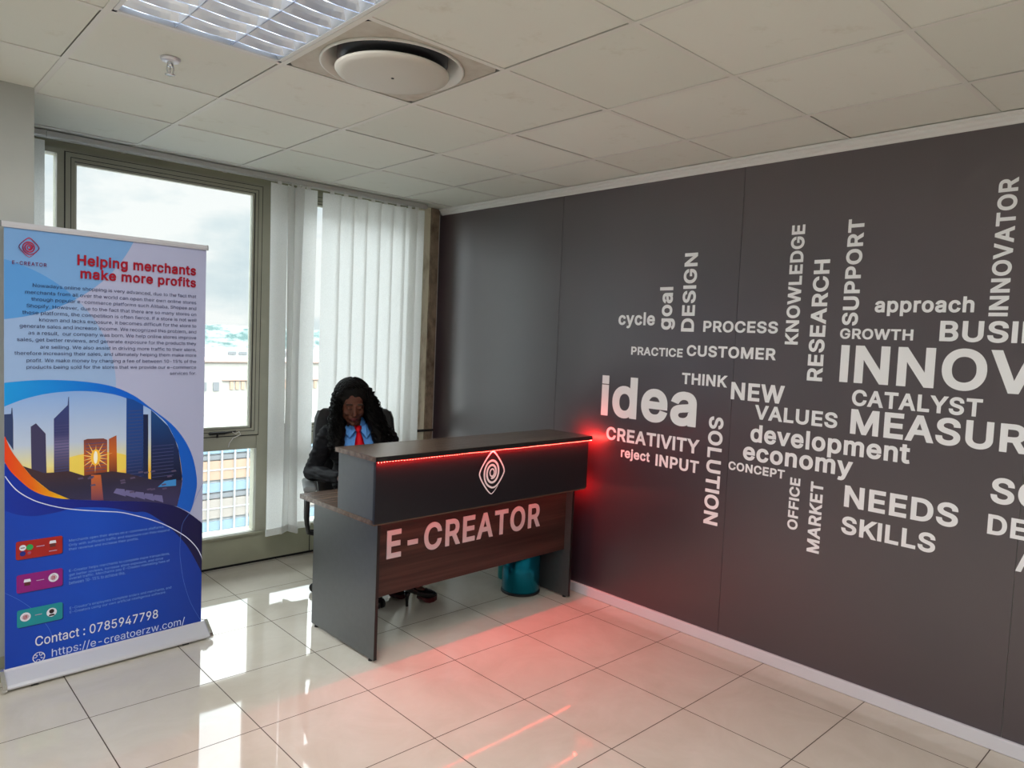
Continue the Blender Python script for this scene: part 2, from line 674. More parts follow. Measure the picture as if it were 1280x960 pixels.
# letter outlines (units of 1/1000) and lettering rectangles measured on the wall: word, sizing prefix, direction, y from, y to, z from, z to
GLYPHS = {
    '%': (676, ['175,283 160,284 146,286 132,291 121,297 110,305 101,314 93,324 86,335 81,347 78,360 75,373 75,388 75,412 76,426 78,440 81,452 87,464 93,476 101,486 110,495 121,503 133,509 146,513 160,516 175,517 191,516 206,513 219,509 230,503 241,495 250,486 258,476 264,464 269,452 273,440 275,426 276,412 276,388 275,373 273,360 269,347 264,335 257,324 250,314 241,305 230,297 218,291 205,286 191,284', '175,327 188,329 198,332 206,338 212,346 217,355 221,365 223,376 223,388 223,412 223,424 221,435 217,445 213,454 206,462 198,468 188,471 175,473 164,471 153,468 145,462 138,454 133,445 130,435 128,424 127,412 127,388 128,376 130,365 133,355 138,346 145,338 153,332 163,329', '501,-10 486,-9 471,-6 458,-2 446,5 436,12 426,21 419,31 412,43 407,55 403,68 401,81 400,95 400,120 401,134 403,147 407,160 412,172 419,184 427,194 436,203 447,210 458,217 471,221 486,224 501,225 517,224 531,221 544,217 556,210 566,203 576,194 583,184 590,172 595,160 598,147 600,134 601,120 601,95 600,81 598,68 594,55 589,43 583,31 575,21 566,12 555,5 544,-2 531,-6 517,-9', '501,35 513,36 523,39 531,45 538,53 543,62 546,73 548,84 549,95 549,120 548,131 546,142 543,153 538,162 532,170 524,176 513,179 501,180 489,179 479,176 471,170 464,162 459,153 456,142 453,131 453,120 453,95 453,84 455,73 459,62 464,53 470,45 479,39 489,36', '132,0 482,509 540,509 191,0']),
    "'": (206, ['78,318 70,509 136,509 128,318']),
    ',': (188, ['38,-119 68,71 137,71 84,-119']),
    '-': (453, ['337,244 337,188 114,188 114,244']),
    '.': (188, ['95,-4 86,-4 78,-1 70,3 63,9 57,16 53,24 50,32 50,41 50,50 53,59 57,66 63,73 70,79 78,83 86,86 95,87 104,86 113,83 121,79 128,73 134,66 138,59 140,50 141,41 140,32 138,24 134,16 128,9 121,3 113,-1 104,-4']),
    '/': (249, ['235,533 71,-76 14,-76 178,533']),
    '0': (453, ['227,-7 199,-5 174,1 151,11 130,24 111,41 95,62 80,86 69,113 60,144 53,178 49,214 48,254 49,294 53,330 60,364 69,395 81,422 95,447 112,467 130,484 151,498 174,508 200,514 227,516 254,514 279,508 302,498 323,484 342,467 358,447 372,422 384,395 393,364 400,330 404,294 405,254 404,214 400,178 393,144 384,113 373,86 359,62 342,41 323,24 302,11 279,1 254,-5', '227,50 245,51 261,56 276,63 290,74 303,87 313,103 323,122 330,144 336,168 340,194 343,223 344,254 343,285 340,314 336,341 330,365 323,387 313,405 303,422 290,435 276,446 261,453 245,458 227,460 209,458 192,453 177,446 163,435 151,422 140,405 131,387 123,365 117,341 113,314 110,285 109,254 110,223 113,194 117,168 123,144 131,122 140,103 151,87 163,74 177,63 192,56 209,51']),
    '1': (400, ['276,509 276,0 212,0 212,448 209,448 86,358 86,427 198,509']),
    '4': (453, ['40,105 40,158 247,509 311,509 109,166 109,163 413,163 413,105', '282,0 282,121 282,146 282,318 343,318 343,0']),
    '5': (453, ['221,-7 199,-6 178,-2 159,3 140,11 123,21 108,32 94,45 83,60 73,76 66,93 62,111 60,130 122,130 124,119 127,108 132,98 138,89 145,80 154,73 163,66 173,60 184,56 196,52 208,50 221,50 236,51 250,53 264,58 276,64 288,72 298,82 307,92 314,104 320,117 324,131 327,146 328,162 327,178 324,193 320,208 314,221 306,233 297,244 286,254 275,262 262,269 248,273 233,276 218,277 205,276 192,275 180,272 167,268 156,264 145,258 136,252 128,246 67,253 96,509 366,509 366,452 151,452 134,301 136,301 145,308 155,315 166,320 178,325 190,329 203,331 216,333 229,334 247,333 263,330 279,326 294,321 308,314 321,306 334,296 345,285 355,273 364,260 372,246 379,231 384,215 388,199 390,181 391,163 390,139 385,117 379,95 369,76 357,57 343,41 327,27 309,15 289,6 268,-1 245,-5']),
    '7': (453, ['97,0 323,448 323,452 62,452 62,509 391,509 391,449 165,0']),
    '8': (453, ['226,-7 201,-6 178,-2 156,3 136,11 117,21 101,33 86,47 74,62 64,78 57,96 53,115 52,135 53,151 55,166 59,181 65,195 72,208 81,220 90,231 101,241 113,249 125,256 139,261 153,265 153,267 135,273 119,282 105,293 93,308 83,324 76,342 72,360 70,380 72,399 75,417 82,434 90,450 101,464 114,477 129,488 146,498 164,506 184,511 204,514 226,516 248,514 269,511 288,506 306,498 323,488 337,477 350,464 361,450 370,434 377,417 380,399 382,380 380,361 376,342 369,324 359,308 347,293 333,282 318,273 300,267 300,265 314,261 327,256 339,249 351,241 362,231 372,220 380,208 387,195 393,181 397,166 400,151 401,135 399,115 395,96 388,78 378,62 366,47 352,33 335,21 317,11 296,3 275,-2 251,-6', '226,49 243,50 258,52 272,55 285,60 296,66 307,74 315,82 323,91 329,102 333,113 336,126 337,139 336,152 333,165 329,177 322,189 314,199 305,208 295,216 283,223 270,228 256,232 242,234 226,235 211,234 196,232 182,228 169,223 157,216 147,208 138,199 130,189 123,177 119,165 116,152 115,139 116,126 119,113 123,102 129,91 136,82 145,74 156,66 167,60 180,55 195,52 210,50', '226,290 239,290 252,292 263,296 274,300 284,306 293,313 300,321 307,330 312,341 316,351 318,363 319,376 318,388 316,399 313,410 308,420 301,429 294,437 285,444 275,449 264,454 252,457 240,459 226,460 213,459 200,457 188,454 177,449 167,444 159,437 151,429 145,420 139,410 136,399 134,388 133,376 134,363 136,351 139,341 145,330 151,321 159,313 168,306 178,300 189,296 201,292 213,290']),
    '9': (453, ['226,516 249,514 271,510 291,503 310,494 328,482 343,468 356,452 368,434 377,414 384,393 388,371 389,347 388,328 385,309 380,290 373,270 363,248 350,224 334,197 315,168 200,0 130,0 301,248 307,248 287,221 257,202 248,199 238,196 228,195 218,195 195,196 175,199 155,206 137,214 121,225 106,237 94,252 83,269 74,287 68,307 65,329 64,352 65,375 69,397 75,417 85,436 96,454 110,469 125,483 143,494 162,504 182,510 203,514', '226,460 212,459 199,457 186,452 174,446 163,438 154,429 145,419 138,407 133,395 129,381 126,367 125,352 126,336 129,322 133,308 138,295 145,284 154,274 163,265 174,257 186,251 199,247 212,244 226,243 240,244 254,247 267,251 279,257 289,265 299,273 307,284 314,295 320,308 324,321 327,335 327,350 327,366 324,381 320,394 314,407 307,419 299,429 290,438 279,446 267,452 254,457 241,459']),
    ':': (188, ['95,-4 86,-4 78,-1 70,3 63,9 57,16 53,24 50,32 50,41 50,50 53,59 57,66 63,73 70,79 78,83 86,86 95,87 104,86 113,83 121,79 128,73 134,66 138,59 140,50 141,41 140,32 138,24 134,16 128,9 121,3 113,-1 104,-4', '95,271 86,272 78,274 70,278 63,284 57,291 53,299 50,307 50,316 50,325 53,334 57,342 63,349 70,354 78,359 86,361 95,362 104,361 113,359 121,354 128,349 134,342 138,334 140,325 141,316 140,307 138,299 134,291 128,284 121,278 113,274 104,272']),
    'A': (480, ['16,0 201,509 276,509 463,0 395,0 287,302 264,372 232,478 245,478 213,371 191,302 85,0', '110,142 110,199 370,199 370,142']),
    'B': (456, ['60,0 60,509 241,509 266,508 289,504 310,499 329,491 345,481 359,469 371,456 381,442 388,426 394,410 397,392 398,374 397,358 395,344 392,331 387,320 380,310 373,301 365,293 356,286 347,280 336,275 326,270 315,267 315,262 327,261 339,257 351,252 363,245 374,237 385,227 394,216 402,203 409,189 414,173 417,155 418,136 417,117 413,100 408,83 400,67 390,52 377,39 362,28 344,18 324,10 301,4 275,1 247,0', '125,57 245,57 272,58 296,63 315,70 330,80 341,92 349,105 354,120 355,137 355,149 352,161 348,173 342,184 335,194 327,203 317,211 306,218 293,224 279,228 264,230 248,231 125,231', '125,285 238,285 252,286 265,288 277,291 288,296 299,302 308,309 316,317 323,326 329,337 333,348 335,359 336,372 334,388 330,403 323,417 313,429 299,439 283,446 263,450 240,452 125,452']),
    'C': (510, ['267,-7 235,-5 205,1 177,11 150,25 126,42 104,63 86,88 70,115 57,146 48,179 42,215 40,254 42,293 48,329 57,362 70,393 86,421 104,445 126,466 150,484 177,498 205,508 235,514 267,516 286,515 305,513 323,509 340,504 357,498 373,490 388,481 402,471 415,460 427,447 438,433 448,418 456,402 463,385 469,367 473,348 408,348 405,361 401,373 395,384 389,395 382,404 375,413 366,421 357,428 348,435 337,440 327,445 315,449 304,452 292,454 280,455 267,456 245,454 223,450 203,443 184,432 166,419 150,403 137,385 125,364 116,340 109,314 105,285 103,254 105,223 109,194 116,168 125,145 137,123 151,105 166,89 184,76 203,66 223,59 245,54 267,53 280,53 292,55 304,57 315,60 327,64 337,69 348,74 357,81 366,88 375,96 382,105 389,114 395,125 401,136 405,148 408,160 473,160 469,142 463,124 457,107 448,91 438,76 428,62 416,49 402,38 388,28 373,19 357,11 341,5 323,0 305,-4 286,-6']),
    'D': (502, ['219,0 96,0 96,57 215,57 244,58 272,63 296,70 318,81 337,94 354,110 368,128 379,149 388,172 394,198 398,226 399,255 398,285 394,312 388,337 379,361 368,381 354,399 338,415 320,428 299,438 275,446 249,450 221,452 93,452 93,509 225,509 261,507 294,501 325,492 353,478 377,461 399,441 418,418 433,391 446,361 455,329 460,293 462,255 460,217 455,181 446,149 433,119 417,92 398,68 376,48 351,31 322,17 291,8 256,2', '125,509 125,0 60,0 60,509']),
    'E': (419, ['60,0 60,509 372,509 372,452 125,452 125,286 355,286 355,229 125,229 125,57 375,57 375,0']),
    'F': (410, ['60,0 60,509 369,509 369,452 125,452 125,278 346,278 346,221 125,221 125,0']),
    'G': (520, ['269,-7 236,-5 205,1 176,11 149,25 125,43 104,64 85,88 69,116 57,146 47,179 42,215 40,254 42,293 47,329 57,362 69,393 85,421 103,445 125,466 149,484 175,498 203,508 233,514 265,516 285,515 304,513 322,509 340,504 358,497 374,489 389,480 403,469 416,458 429,445 439,431 449,416 458,401 465,384 470,367 474,349 408,349 404,361 399,372 393,383 387,393 380,403 373,411 365,420 356,427 347,434 337,439 326,444 315,448 304,452 291,454 279,455 265,456 243,454 222,450 202,443 183,432 166,419 150,404 137,385 125,364 116,340 109,314 105,285 103,254 105,223 109,194 116,168 125,145 137,124 151,105 166,90 184,76 203,66 224,59 246,54 269,53 290,54 309,57 328,63 345,71 360,81 374,93 386,107 396,123 404,141 410,160 414,180 415,202 434,199 283,199 283,256 478,256 478,200 476,170 471,141 463,115 451,91 436,69 419,50 399,33 377,19 352,8 326,0 298,-5']),
    'H': (517, ['60,0 60,509 125,509 125,289 392,289 392,509 457,509 457,0 392,0 392,232 125,232 125,0']),
    'I': (150, ['43,0 43,509 107,509 107,0']),
    'K': (467, ['104,145 104,216 139,261 174,303 212,344 364,509 448,509 231,276 228,276', '60,0 60,509 125,509 125,334 124,225 125,193 125,0', '372,0 188,259 228,309 449,0']),
    'L': (393, ['60,0 60,509 125,509 125,57 361,57 361,0']),
    'M': (628, ['60,0 60,509 152,509 277,187 287,159 299,123 311,84 322,49 307,49 318,83 330,121 342,158 352,187 476,509 568,509 568,0 504,0 504,291 504,327 505,369 506,413 507,457 513,457 498,409 482,363 467,322 456,291 342,0 286,0 170,291 159,321 145,361 129,408 112,457 119,457 120,416 121,372 122,328 122,291 122,0']),
    'N': (523, ['60,0 60,509 136,509 343,183 363,151 388,107 414,55 405,54 401,108 399,157 399,195 399,509 463,509 463,0 387,0 202,290 177,331 148,381 108,452 119,454 122,384 124,328 125,291 125,0']),
    'O': (533, ['267,-7 235,-5 205,1 177,11 150,25 126,42 105,63 86,88 70,115 57,146 48,179 42,215 40,254 42,293 48,329 57,362 70,393 86,421 105,445 126,466 150,484 177,498 205,508 235,514 267,516 299,514 329,508 357,498 384,484 408,466 429,445 448,421 464,393 477,362 486,329 491,293 493,254 491,215 486,179 477,146 464,115 448,88 429,63 408,42 384,25 357,11 329,1 299,-5', '267,53 289,54 310,59 330,66 349,76 367,89 383,105 396,123 408,144 418,168 425,194 429,223 430,254 429,286 425,314 418,341 408,365 396,386 383,404 367,420 349,433 330,443 310,450 289,454 267,456 245,454 223,450 203,443 184,433 167,420 151,404 137,385 125,364 116,340 109,314 105,285 103,254 105,223 109,194 116,168 125,144 137,123 151,105 167,89 184,76 203,66 223,59 245,54']),
    'P': (445, ['60,0 60,509 235,509 263,507 289,503 312,497 332,487 350,476 366,462 379,447 390,430 398,411 404,391 407,370 409,348 407,325 404,304 398,284 390,265 379,248 366,233 350,219 332,207 312,198 289,191 263,187 235,186 109,186 109,242 233,242 252,243 269,246 284,250 297,256 308,264 318,272 327,282 333,294 338,306 342,319 344,333 344,348 344,362 342,376 338,389 333,402 326,413 318,423 308,431 297,439 284,444 268,449 251,451 232,452 125,452 125,0']),
    'R': (449, ['60,0 60,509 236,509 264,507 290,504 313,497 333,489 351,478 367,465 380,450 390,433 399,415 405,395 408,374 409,352 408,330 405,309 399,290 390,271 380,255 367,240 351,228 333,217 312,209 289,203 264,199 236,198 96,198 96,255 234,255 252,256 269,258 284,262 298,267 309,273 319,281 327,290 334,300 339,312 342,324 344,338 345,352 344,367 342,380 339,393 334,405 327,415 319,425 309,433 298,440 284,445 269,449 252,451 233,452 125,452 125,0', '353,0 230,229 303,229 428,0']),
    'S': (447, ['224,-9 197,-8 172,-4 149,1 128,9 108,19 91,31 76,45 64,60 54,77 46,96 41,115 38,137 104,137 107,123 110,110 116,98 123,88 132,79 142,71 154,64 166,59 180,55 194,52 209,50 224,49 241,50 257,52 272,55 286,60 299,66 311,74 321,82 329,92 336,102 341,114 345,126 346,139 345,151 342,161 338,171 332,179 325,186 316,193 307,199 296,205 245,222 184,239 154,249 128,260 105,274 86,289 71,307 60,326 54,348 52,372 53,393 58,413 65,431 75,448 87,463 102,476 119,488 138,498 158,506 180,511 203,514 227,516 252,514 275,511 296,505 316,498 334,488 351,476 365,463 377,449 387,433 394,415 399,397 401,378 337,378 334,396 326,412 316,426 302,437 286,447 267,453 247,457 225,459 209,458 194,456 180,452 167,448 156,442 145,435 136,427 129,418 123,409 118,398 116,387 115,376 116,363 119,352 124,342 131,334 139,326 148,319 158,313 169,308 212,293 264,279 312,264 324,258 336,252 347,245 359,238 369,229 379,220 387,209 395,198 401,185 405,171 407,155 408,139 407,118 403,99 396,81 386,64 374,48 360,34 343,21 323,11 302,2 278,-4 252,-8']),
    'T': (449, ['32,452 32,509 417,509 417,452 257,452 257,0 193,0 193,452']),
    'U': (517, ['259,-8 230,-7 203,-2 177,5 154,15 133,28 114,43 98,60 85,80 74,101 66,124 62,148 60,173 60,509 124,509 124,178 125,160 128,144 133,128 141,113 150,99 160,87 173,77 187,68 203,61 220,56 239,53 259,52 279,53 298,56 315,61 331,68 345,77 357,87 368,99 377,113 384,128 389,144 392,160 393,178 393,509 457,509 457,173 456,148 451,124 443,101 433,80 419,60 403,43 384,28 363,15 340,5 315,-2 288,-7']),
    'V': (480, ['204,0 16,509 84,509 192,206 215,137 248,31 235,31 267,138 290,206 395,509 463,509 278,0']),
    'W': (686, ['155,0 16,509 82,509 163,196 175,145 187,94 197,40 189,40 200,94 211,145 224,196 306,509 380,509 462,196 474,145 486,94 497,40 488,40 499,94 510,145 523,196 603,509 670,509 530,0 455,0 368,323 351,391 336,475 350,475 335,395 318,323 230,0']),
    'Y': (472, ['203,0 203,208 16,509 91,509 192,344 222,292 250,230 224,230 251,293 280,344 381,509 455,509 268,208 268,0']),
    'a': (389, ['160,-9 142,-8 126,-5 110,-1 94,5 80,12 68,22 57,32 48,45 40,58 35,73 31,90 30,108 31,123 34,138 38,150 43,161 50,171 58,179 67,187 78,193 89,199 100,203 112,207 125,211 178,220 234,227 265,235 276,255 276,257 275,268 273,279 271,288 267,297 262,304 256,311 248,317 240,322 230,326 220,329 208,330 196,331 183,330 171,329 159,326 149,322 118,301 100,274 41,291 48,308 57,322 67,335 79,346 91,355 104,364 118,370 133,375 148,379 163,382 179,384 194,384 239,379 251,376 263,372 275,367 286,360 296,353 306,343 315,333 322,320 329,306 333,290 336,272 337,251 337,0 277,0 277,52 272,52 252,25 244,18 236,12 226,6 215,1 203,-3 190,-6 176,-8', '170,45 187,46 202,49 216,53 228,59 239,66 248,74 257,83 263,93 269,104 272,115 275,126 276,138 276,190 259,182 231,176 200,171 175,168 134,159 125,155 117,150 110,145 103,139 98,132 95,124 93,115 92,105 92,95 94,87 98,79 102,72 107,66 114,61 121,56 130,52 139,49 149,47 159,46']),
    'b': (424, ['229,-8 213,-7 198,-5 184,-1 172,4 162,10 153,17 145,24 138,31 118,59 112,59 112,0 53,0 53,509 114,509 114,319 118,319 137,346 144,353 152,360 161,367 171,373 183,378 197,381 212,384 229,384 252,383 274,378 294,371 313,361 330,347 345,332 359,313 370,293 379,270 385,245 389,218 390,189 389,160 385,133 379,108 370,84 359,64 346,45 330,29 313,16 294,5 274,-2 252,-7', '220,47 237,48 253,51 267,57 279,66 291,76 301,88 309,101 316,117 321,133 325,151 327,170 328,189 327,209 325,227 321,245 316,261 309,276 301,290 291,301 280,311 267,319 253,325 237,329 220,330 203,329 188,325 174,320 161,312 150,302 140,291 132,278 125,263 120,247 116,229 113,210 113,189 113,169 116,150 120,132 125,115 132,100 140,86 150,75 162,65 174,57 188,51 204,48']),
    'c': (396, ['207,-8 182,-7 159,-2 137,6 117,16 98,30 82,46 68,64 56,85 46,108 40,133 36,159 34,187 36,216 40,243 46,268 56,291 68,312 82,330 98,346 117,360 137,371 159,378 182,383 207,384 221,384 234,383 247,380 260,377 272,373 284,368 295,362 305,356 315,349 324,341 332,332 340,322 347,312 353,301 358,289 362,277 303,262 290,289 270,311 242,325 207,330 189,329 173,325 158,319 145,310 134,300 124,287 115,274 108,258 103,242 99,224 97,206 96,187 97,169 99,151 103,134 108,117 115,102 124,89 134,76 145,66 158,57 173,51 189,48 207,46 243,52 271,66 292,89 304,117 363,102 359,90 354,78 348,67 341,56 334,46 325,37 316,29 306,21 296,15 285,9 273,4 261,-1 248,-4 235,-6 221,-8']),
    'd': (424, ['195,-8 172,-7 151,-2 130,5 111,16 94,29 79,45 66,64 55,84 46,108 39,133 35,160 34,189 35,218 39,245 46,270 55,293 66,313 79,332 95,347 112,361 131,371 151,378 173,383 196,384 213,384 228,381 241,378 253,373 263,367 272,360 280,353 287,346 306,319 311,319 311,509 372,509 372,0 313,0 313,59 307,59 287,31 280,24 272,17 263,10 252,4 241,-1 227,-5 212,-7', '205,47 221,48 236,51 250,57 263,65 274,75 284,86 293,100 299,115 305,132 309,150 311,169 312,189 311,210 309,229 305,247 300,263 293,278 284,291 275,302 263,312 251,320 237,325 221,329 205,330 187,329 172,325 157,319 145,311 133,301 124,290 115,276 108,261 103,245 99,227 97,209 96,189 97,170 99,151 103,133 109,117 115,101 124,88 134,76 145,66 158,57 172,51 188,48']),
    'e': (404, ['212,-8 185,-7 161,-2 138,6 117,16 98,30 82,46 68,64 56,85 46,108 40,132 35,159 34,187 35,215 39,242 46,267 55,290 67,311 81,329 97,346 115,359 135,370 157,378 180,383 205,384 221,384 236,382 251,379 266,374 280,368 294,361 307,351 319,341 331,329 341,315 350,299 357,282 363,263 368,242 370,219 371,194 371,169 75,169 75,221 338,221 310,202 309,220 307,237 303,254 298,269 291,282 283,294 273,305 263,314 250,321 237,326 222,329 205,330 189,329 173,326 159,321 146,313 135,304 125,294 116,282 109,270 103,256 99,241 97,226 96,211 96,178 97,157 100,139 104,122 110,106 118,92 128,80 139,70 151,61 165,55 179,50 195,47 212,46 224,47 234,48 244,50 254,53 263,56 271,61 278,66 285,73 292,80 297,88 302,96 306,105 365,91 360,77 353,63 345,51 335,39 324,29 311,19 298,11 283,4 266,-1 249,-5 231,-7']),
    'f': (254, ['228,379 228,327 6,327 6,379', '81,0 81,432 82,447 84,461 89,474 96,486 104,496 113,505 124,513 135,519 148,524 161,527 174,529 187,530 222,527 243,521 227,468 215,472 195,474 182,473 171,470 162,466 154,460 149,452 145,443 142,431 142,419 142,0']),
    'g': (425, ['207,-151 187,-150 168,-148 150,-144 134,-140 119,-134 105,-127 93,-119 82,-110 73,-101 64,-91 57,-80 51,-69 101,-41 122,-66 128,-72 136,-78 145,-83 154,-88 165,-92 178,-95 192,-97 207,-97 229,-96 249,-92 267,-85 282,-75 295,-62 304,-47 310,-28 311,-6 311,68 306,68 287,41 280,34 272,28 263,21 252,16 241,11 227,8 212,5 195,5 173,6 152,10 132,17 113,27 95,39 80,53 67,71 55,90 46,112 39,136 35,163 34,191 35,220 39,246 46,271 55,293 66,314 80,332 95,347 112,361 131,371 152,378 173,383 196,384 213,384 228,382 242,378 253,373 264,367 273,360 281,353 288,346 308,319 313,319 313,379 372,379 372,-9 371,-32 367,-54 360,-73 350,-90 338,-104 324,-117 308,-127 291,-136 271,-142 251,-147 229,-150', '205,59 222,60 237,63 251,68 264,75 275,84 285,95 293,107 300,121 305,137 309,154 312,172 312,193 312,212 309,231 305,248 300,264 293,278 285,291 275,303 264,312 251,320 237,325 222,329 205,330 188,329 172,325 158,320 145,312 134,302 124,290 115,277 109,262 103,246 99,229 97,212 96,193 97,173 99,155 103,138 109,123 116,108 124,96 134,85 145,76 158,68 172,63 188,60']),
    'h': (410, ['114,227 114,0 53,0 53,509 114,509 114,287 102,287 112,312 124,332 137,349 152,362 169,372 187,379 207,383 227,384 246,383 264,380 280,376 295,369 309,360 321,349 332,336 341,321 348,304 353,285 356,264 357,240 357,0 296,0 296,235 295,256 290,275 283,291 273,304 260,315 246,323 229,328 210,329 197,328 184,326 172,322 161,317 150,311 141,303 133,293 126,283 121,271 117,257 114,243']),
    'i': (167, ['53,0 53,379 114,379 114,0', '53,444 53,509 114,509 114,444']),
    'j': (167, ['53,379 114,379 114,-30 113,-47 111,-63 107,-77 102,-90 95,-102 86,-113 76,-122 65,-129 52,-135 37,-139 21,-142 4,-143 -10,-143 -10,-87 2,-87 14,-86 25,-83 34,-78 40,-72 46,-64 50,-54 52,-42 53,-29', '83,443 75,444 67,446 60,449 53,455 48,461 44,468 42,475 41,483 42,491 44,499 48,506 53,512 60,517 67,521 75,523 83,524 92,523 100,521 107,517 114,512 119,506 123,499 125,491 126,483 125,475 123,468 119,461 114,455 107,449 100,446 92,444']),
    'k': (381, ['110,137 110,212 121,212 284,379 360,379 184,199 177,199', '53,0 53,509 114,509 114,0', '294,0 148,186 191,229 372,0']),
    'l': (167, ['53,0 53,509 114,509 114,0']),
    'm': (610, ['53,0 53,379 112,379 112,295 108,295 112,310 118,323 125,335 132,346 141,355 151,363 161,370 172,376 183,380 195,384 207,386 219,386 239,385 257,380 273,372 287,361 299,347 309,331 316,314 321,295 312,295 317,308 322,321 329,332 337,343 347,353 357,361 368,369 381,375 394,380 407,383 422,385 437,386 453,385 468,383 483,378 497,372 510,364 522,354 532,342 541,328 548,313 553,296 556,276 557,255 557,0 496,0 496,254 494,273 490,289 483,302 473,313 460,321 447,326 433,329 419,330 406,330 395,328 384,324 374,320 365,314 358,307 351,299 345,290 341,280 338,270 336,259 335,247 335,0 274,0 274,260 273,275 269,288 262,301 253,311 242,320 229,326 215,329 199,330 188,330 178,328 168,325 158,320 148,314 140,307 132,299 126,289 121,278 117,266 114,253 114,238 114,0']),
    'n': (410, ['114,227 114,0 53,0 53,379 112,379 112,287 102,287 112,312 124,332 137,349 152,362 169,372 187,379 207,383 227,384 246,383 264,380 280,376 295,369 309,360 321,349 332,336 341,321 348,304 353,285 356,264 357,240 357,0 296,0 296,235 295,256 290,275 283,291 273,304 260,315 246,323 229,328 210,329 197,328 184,326 172,322 161,317 150,311 141,303 133,293 126,283 121,271 117,257 114,243']),
    'o': (415, ['207,-8 182,-7 159,-2 137,6 117,16 98,30 82,46 68,64 56,85 46,108 40,133 36,159 34,187 36,216 40,243 46,268 56,291 68,312 82,330 98,346 117,360 137,371 159,378 182,383 207,384 233,383 256,378 278,371 299,360 317,346 333,330 347,312 359,291 369,268 376,243 380,216 381,187 380,159 376,133 369,108 359,85 347,64 333,46 317,30 299,16 278,6 256,-2 233,-7', '207,46 226,48 242,51 257,57 270,66 282,76 292,89 300,102 307,117 312,134 316,151 318,169 319,187 318,206 316,224 312,242 307,258 300,274 292,287 282,300 270,310 257,319 242,325 226,329 207,330 189,329 173,325 158,319 145,310 134,300 124,287 115,274 108,258 103,242 99,224 97,206 96,187 97,169 99,151 103,134 108,117 115,102 124,89 134,76 145,66 158,57 173,51 189,48']),
    'p': (424, ['53,-143 53,379 112,379 112,319 118,319 137,346 144,353 152,360 161,367 171,373 183,378 197,381 212,384 229,384 252,383 274,378 294,371 313,361 330,347 345,332 359,313 370,293 379,270 385,245 389,218 390,189 389,160 385,133 379,108 370,84 359,64 346,45 330,29 313,16 294,5 274,-2 252,-7 229,-8 213,-7 198,-5 184,-1 173,4 162,10 153,17 145,24 138,31 118,59 114,59 114,-143', '220,47 237,48 253,51 267,57 279,66 291,76 301,88 309,101 316,117 321,133 325,151 327,170 328,189 327,209 325,227 321,245 316,261 309,276 301,290 291,301 280,311 267,319 253,325 237,329 220,330 203,329 188,325 174,320 161,312 150,302 140,291 132,278 125,263 120,247 116,229 113,210 113,189 113,169 116,150 120,132 125,115 132,100 140,86 150,75 162,65 174,57 188,51 204,48']),
    'r': (259, ['53,0 53,379 112,379 112,321 115,321 122,335 130,347 140,358 152,367 166,375 181,380 196,384 213,385 229,384 243,384 243,322 230,324 207,326 194,325 182,323 170,319 159,315 149,309 140,301 132,293 126,284 121,273 117,262 114,250 114,237 114,0']),
    's': (365, ['182,-8 163,-7 145,-5 128,-2 112,3 98,10 84,18 72,27 62,38 53,50 45,63 40,78 36,94 94,107 99,92 105,79 114,69 124,60 136,54 150,49 165,46 181,45 200,46 217,50 232,55 244,62 255,71 262,81 267,91 268,103 267,112 265,121 260,129 254,136 246,142 237,147 225,151 212,155 149,170 125,177 104,186 87,196 72,208 61,222 53,237 48,255 47,274 48,290 51,305 57,319 65,332 75,343 87,354 100,363 115,370 131,377 149,381 167,384 187,384 206,384 223,381 239,378 254,372 267,366 279,358 290,349 299,339 307,328 314,316 319,303 324,290 268,277 264,288 258,298 251,307 243,316 232,323 219,328 205,331 187,333 171,332 156,329 143,324 131,317 121,308 114,299 110,289 109,277 110,267 112,258 117,250 124,243 133,237 144,232 157,227 172,223 229,209 254,202 275,194 292,183 306,171 317,158 325,142 330,125 331,107 330,90 326,75 321,61 312,47 302,35 290,24 276,15 260,6 242,0 223,-5 203,-7']),
    't': (227, ['204,379 204,327 6,327 6,379', '65,471 126,471 126,98 127,86 128,76 132,68 136,61 142,56 150,53 159,51 170,50 185,51 202,54 213,2 192,-3 168,-4 145,-3 125,2 107,10 92,21 80,35 72,52 67,71 65,93']),
    'u': (410, ['182,-5 164,-4 146,-1 130,4 115,11 101,20 89,31 78,44 69,59 62,76 57,95 54,116 53,139 53,379 114,379 114,144 115,123 119,105 127,89 137,75 150,64 164,56 181,52 200,50 213,51 226,53 238,57 249,62 259,69 268,77 276,86 283,97 289,109 293,122 295,137 296,153 296,379 357,379 357,0 298,0 298,92 307,92 297,67 286,47 272,30 257,17 240,7 222,0 203,-4']),
    'v': (389, ['163,0 17,379 84,379 165,155 187,87 206,21 184,21 203,87 224,155 305,379 371,379 226,0']),
    'w': (567, ['138,0 23,379 87,379 133,214 154,137 175,41 165,41 186,135 206,214 252,379 316,379 362,214 382,136 402,41 391,41 413,135 434,214 480,379 545,379 429,0 368,0 319,172 305,225 291,280 277,338 291,338 277,280 263,225 248,172 199,0']),
    'x': (379, ['21,0 171,218 171,171 29,379 100,379 147,306 179,253 207,206 175,206 202,253 233,306 282,379 352,379 209,169 209,214 358,0 287,0 231,85 200,136 173,182 205,182 178,136 148,85 91,0']),
    'y': (389, ['47,-139 61,-86 71,-87 104,-89 111,-87 118,-84 124,-80 130,-74 136,-67 141,-58 146,-48 151,-36 163,-1 17,379 84,379 165,155 187,87 206,21 184,21 202,87 224,155 305,379 371,379 204,-58 198,-72 191,-85 184,-97 177,-107 168,-116 159,-124 150,-130 139,-136 128,-140 117,-143 104,-145 91,-145 65,-143']),
    'z': (380, ['42,0 42,46 254,320 254,323 48,323 48,379 333,379 333,331 126,60 126,56 339,56 339,0']),
    ' ': (188, []),
}
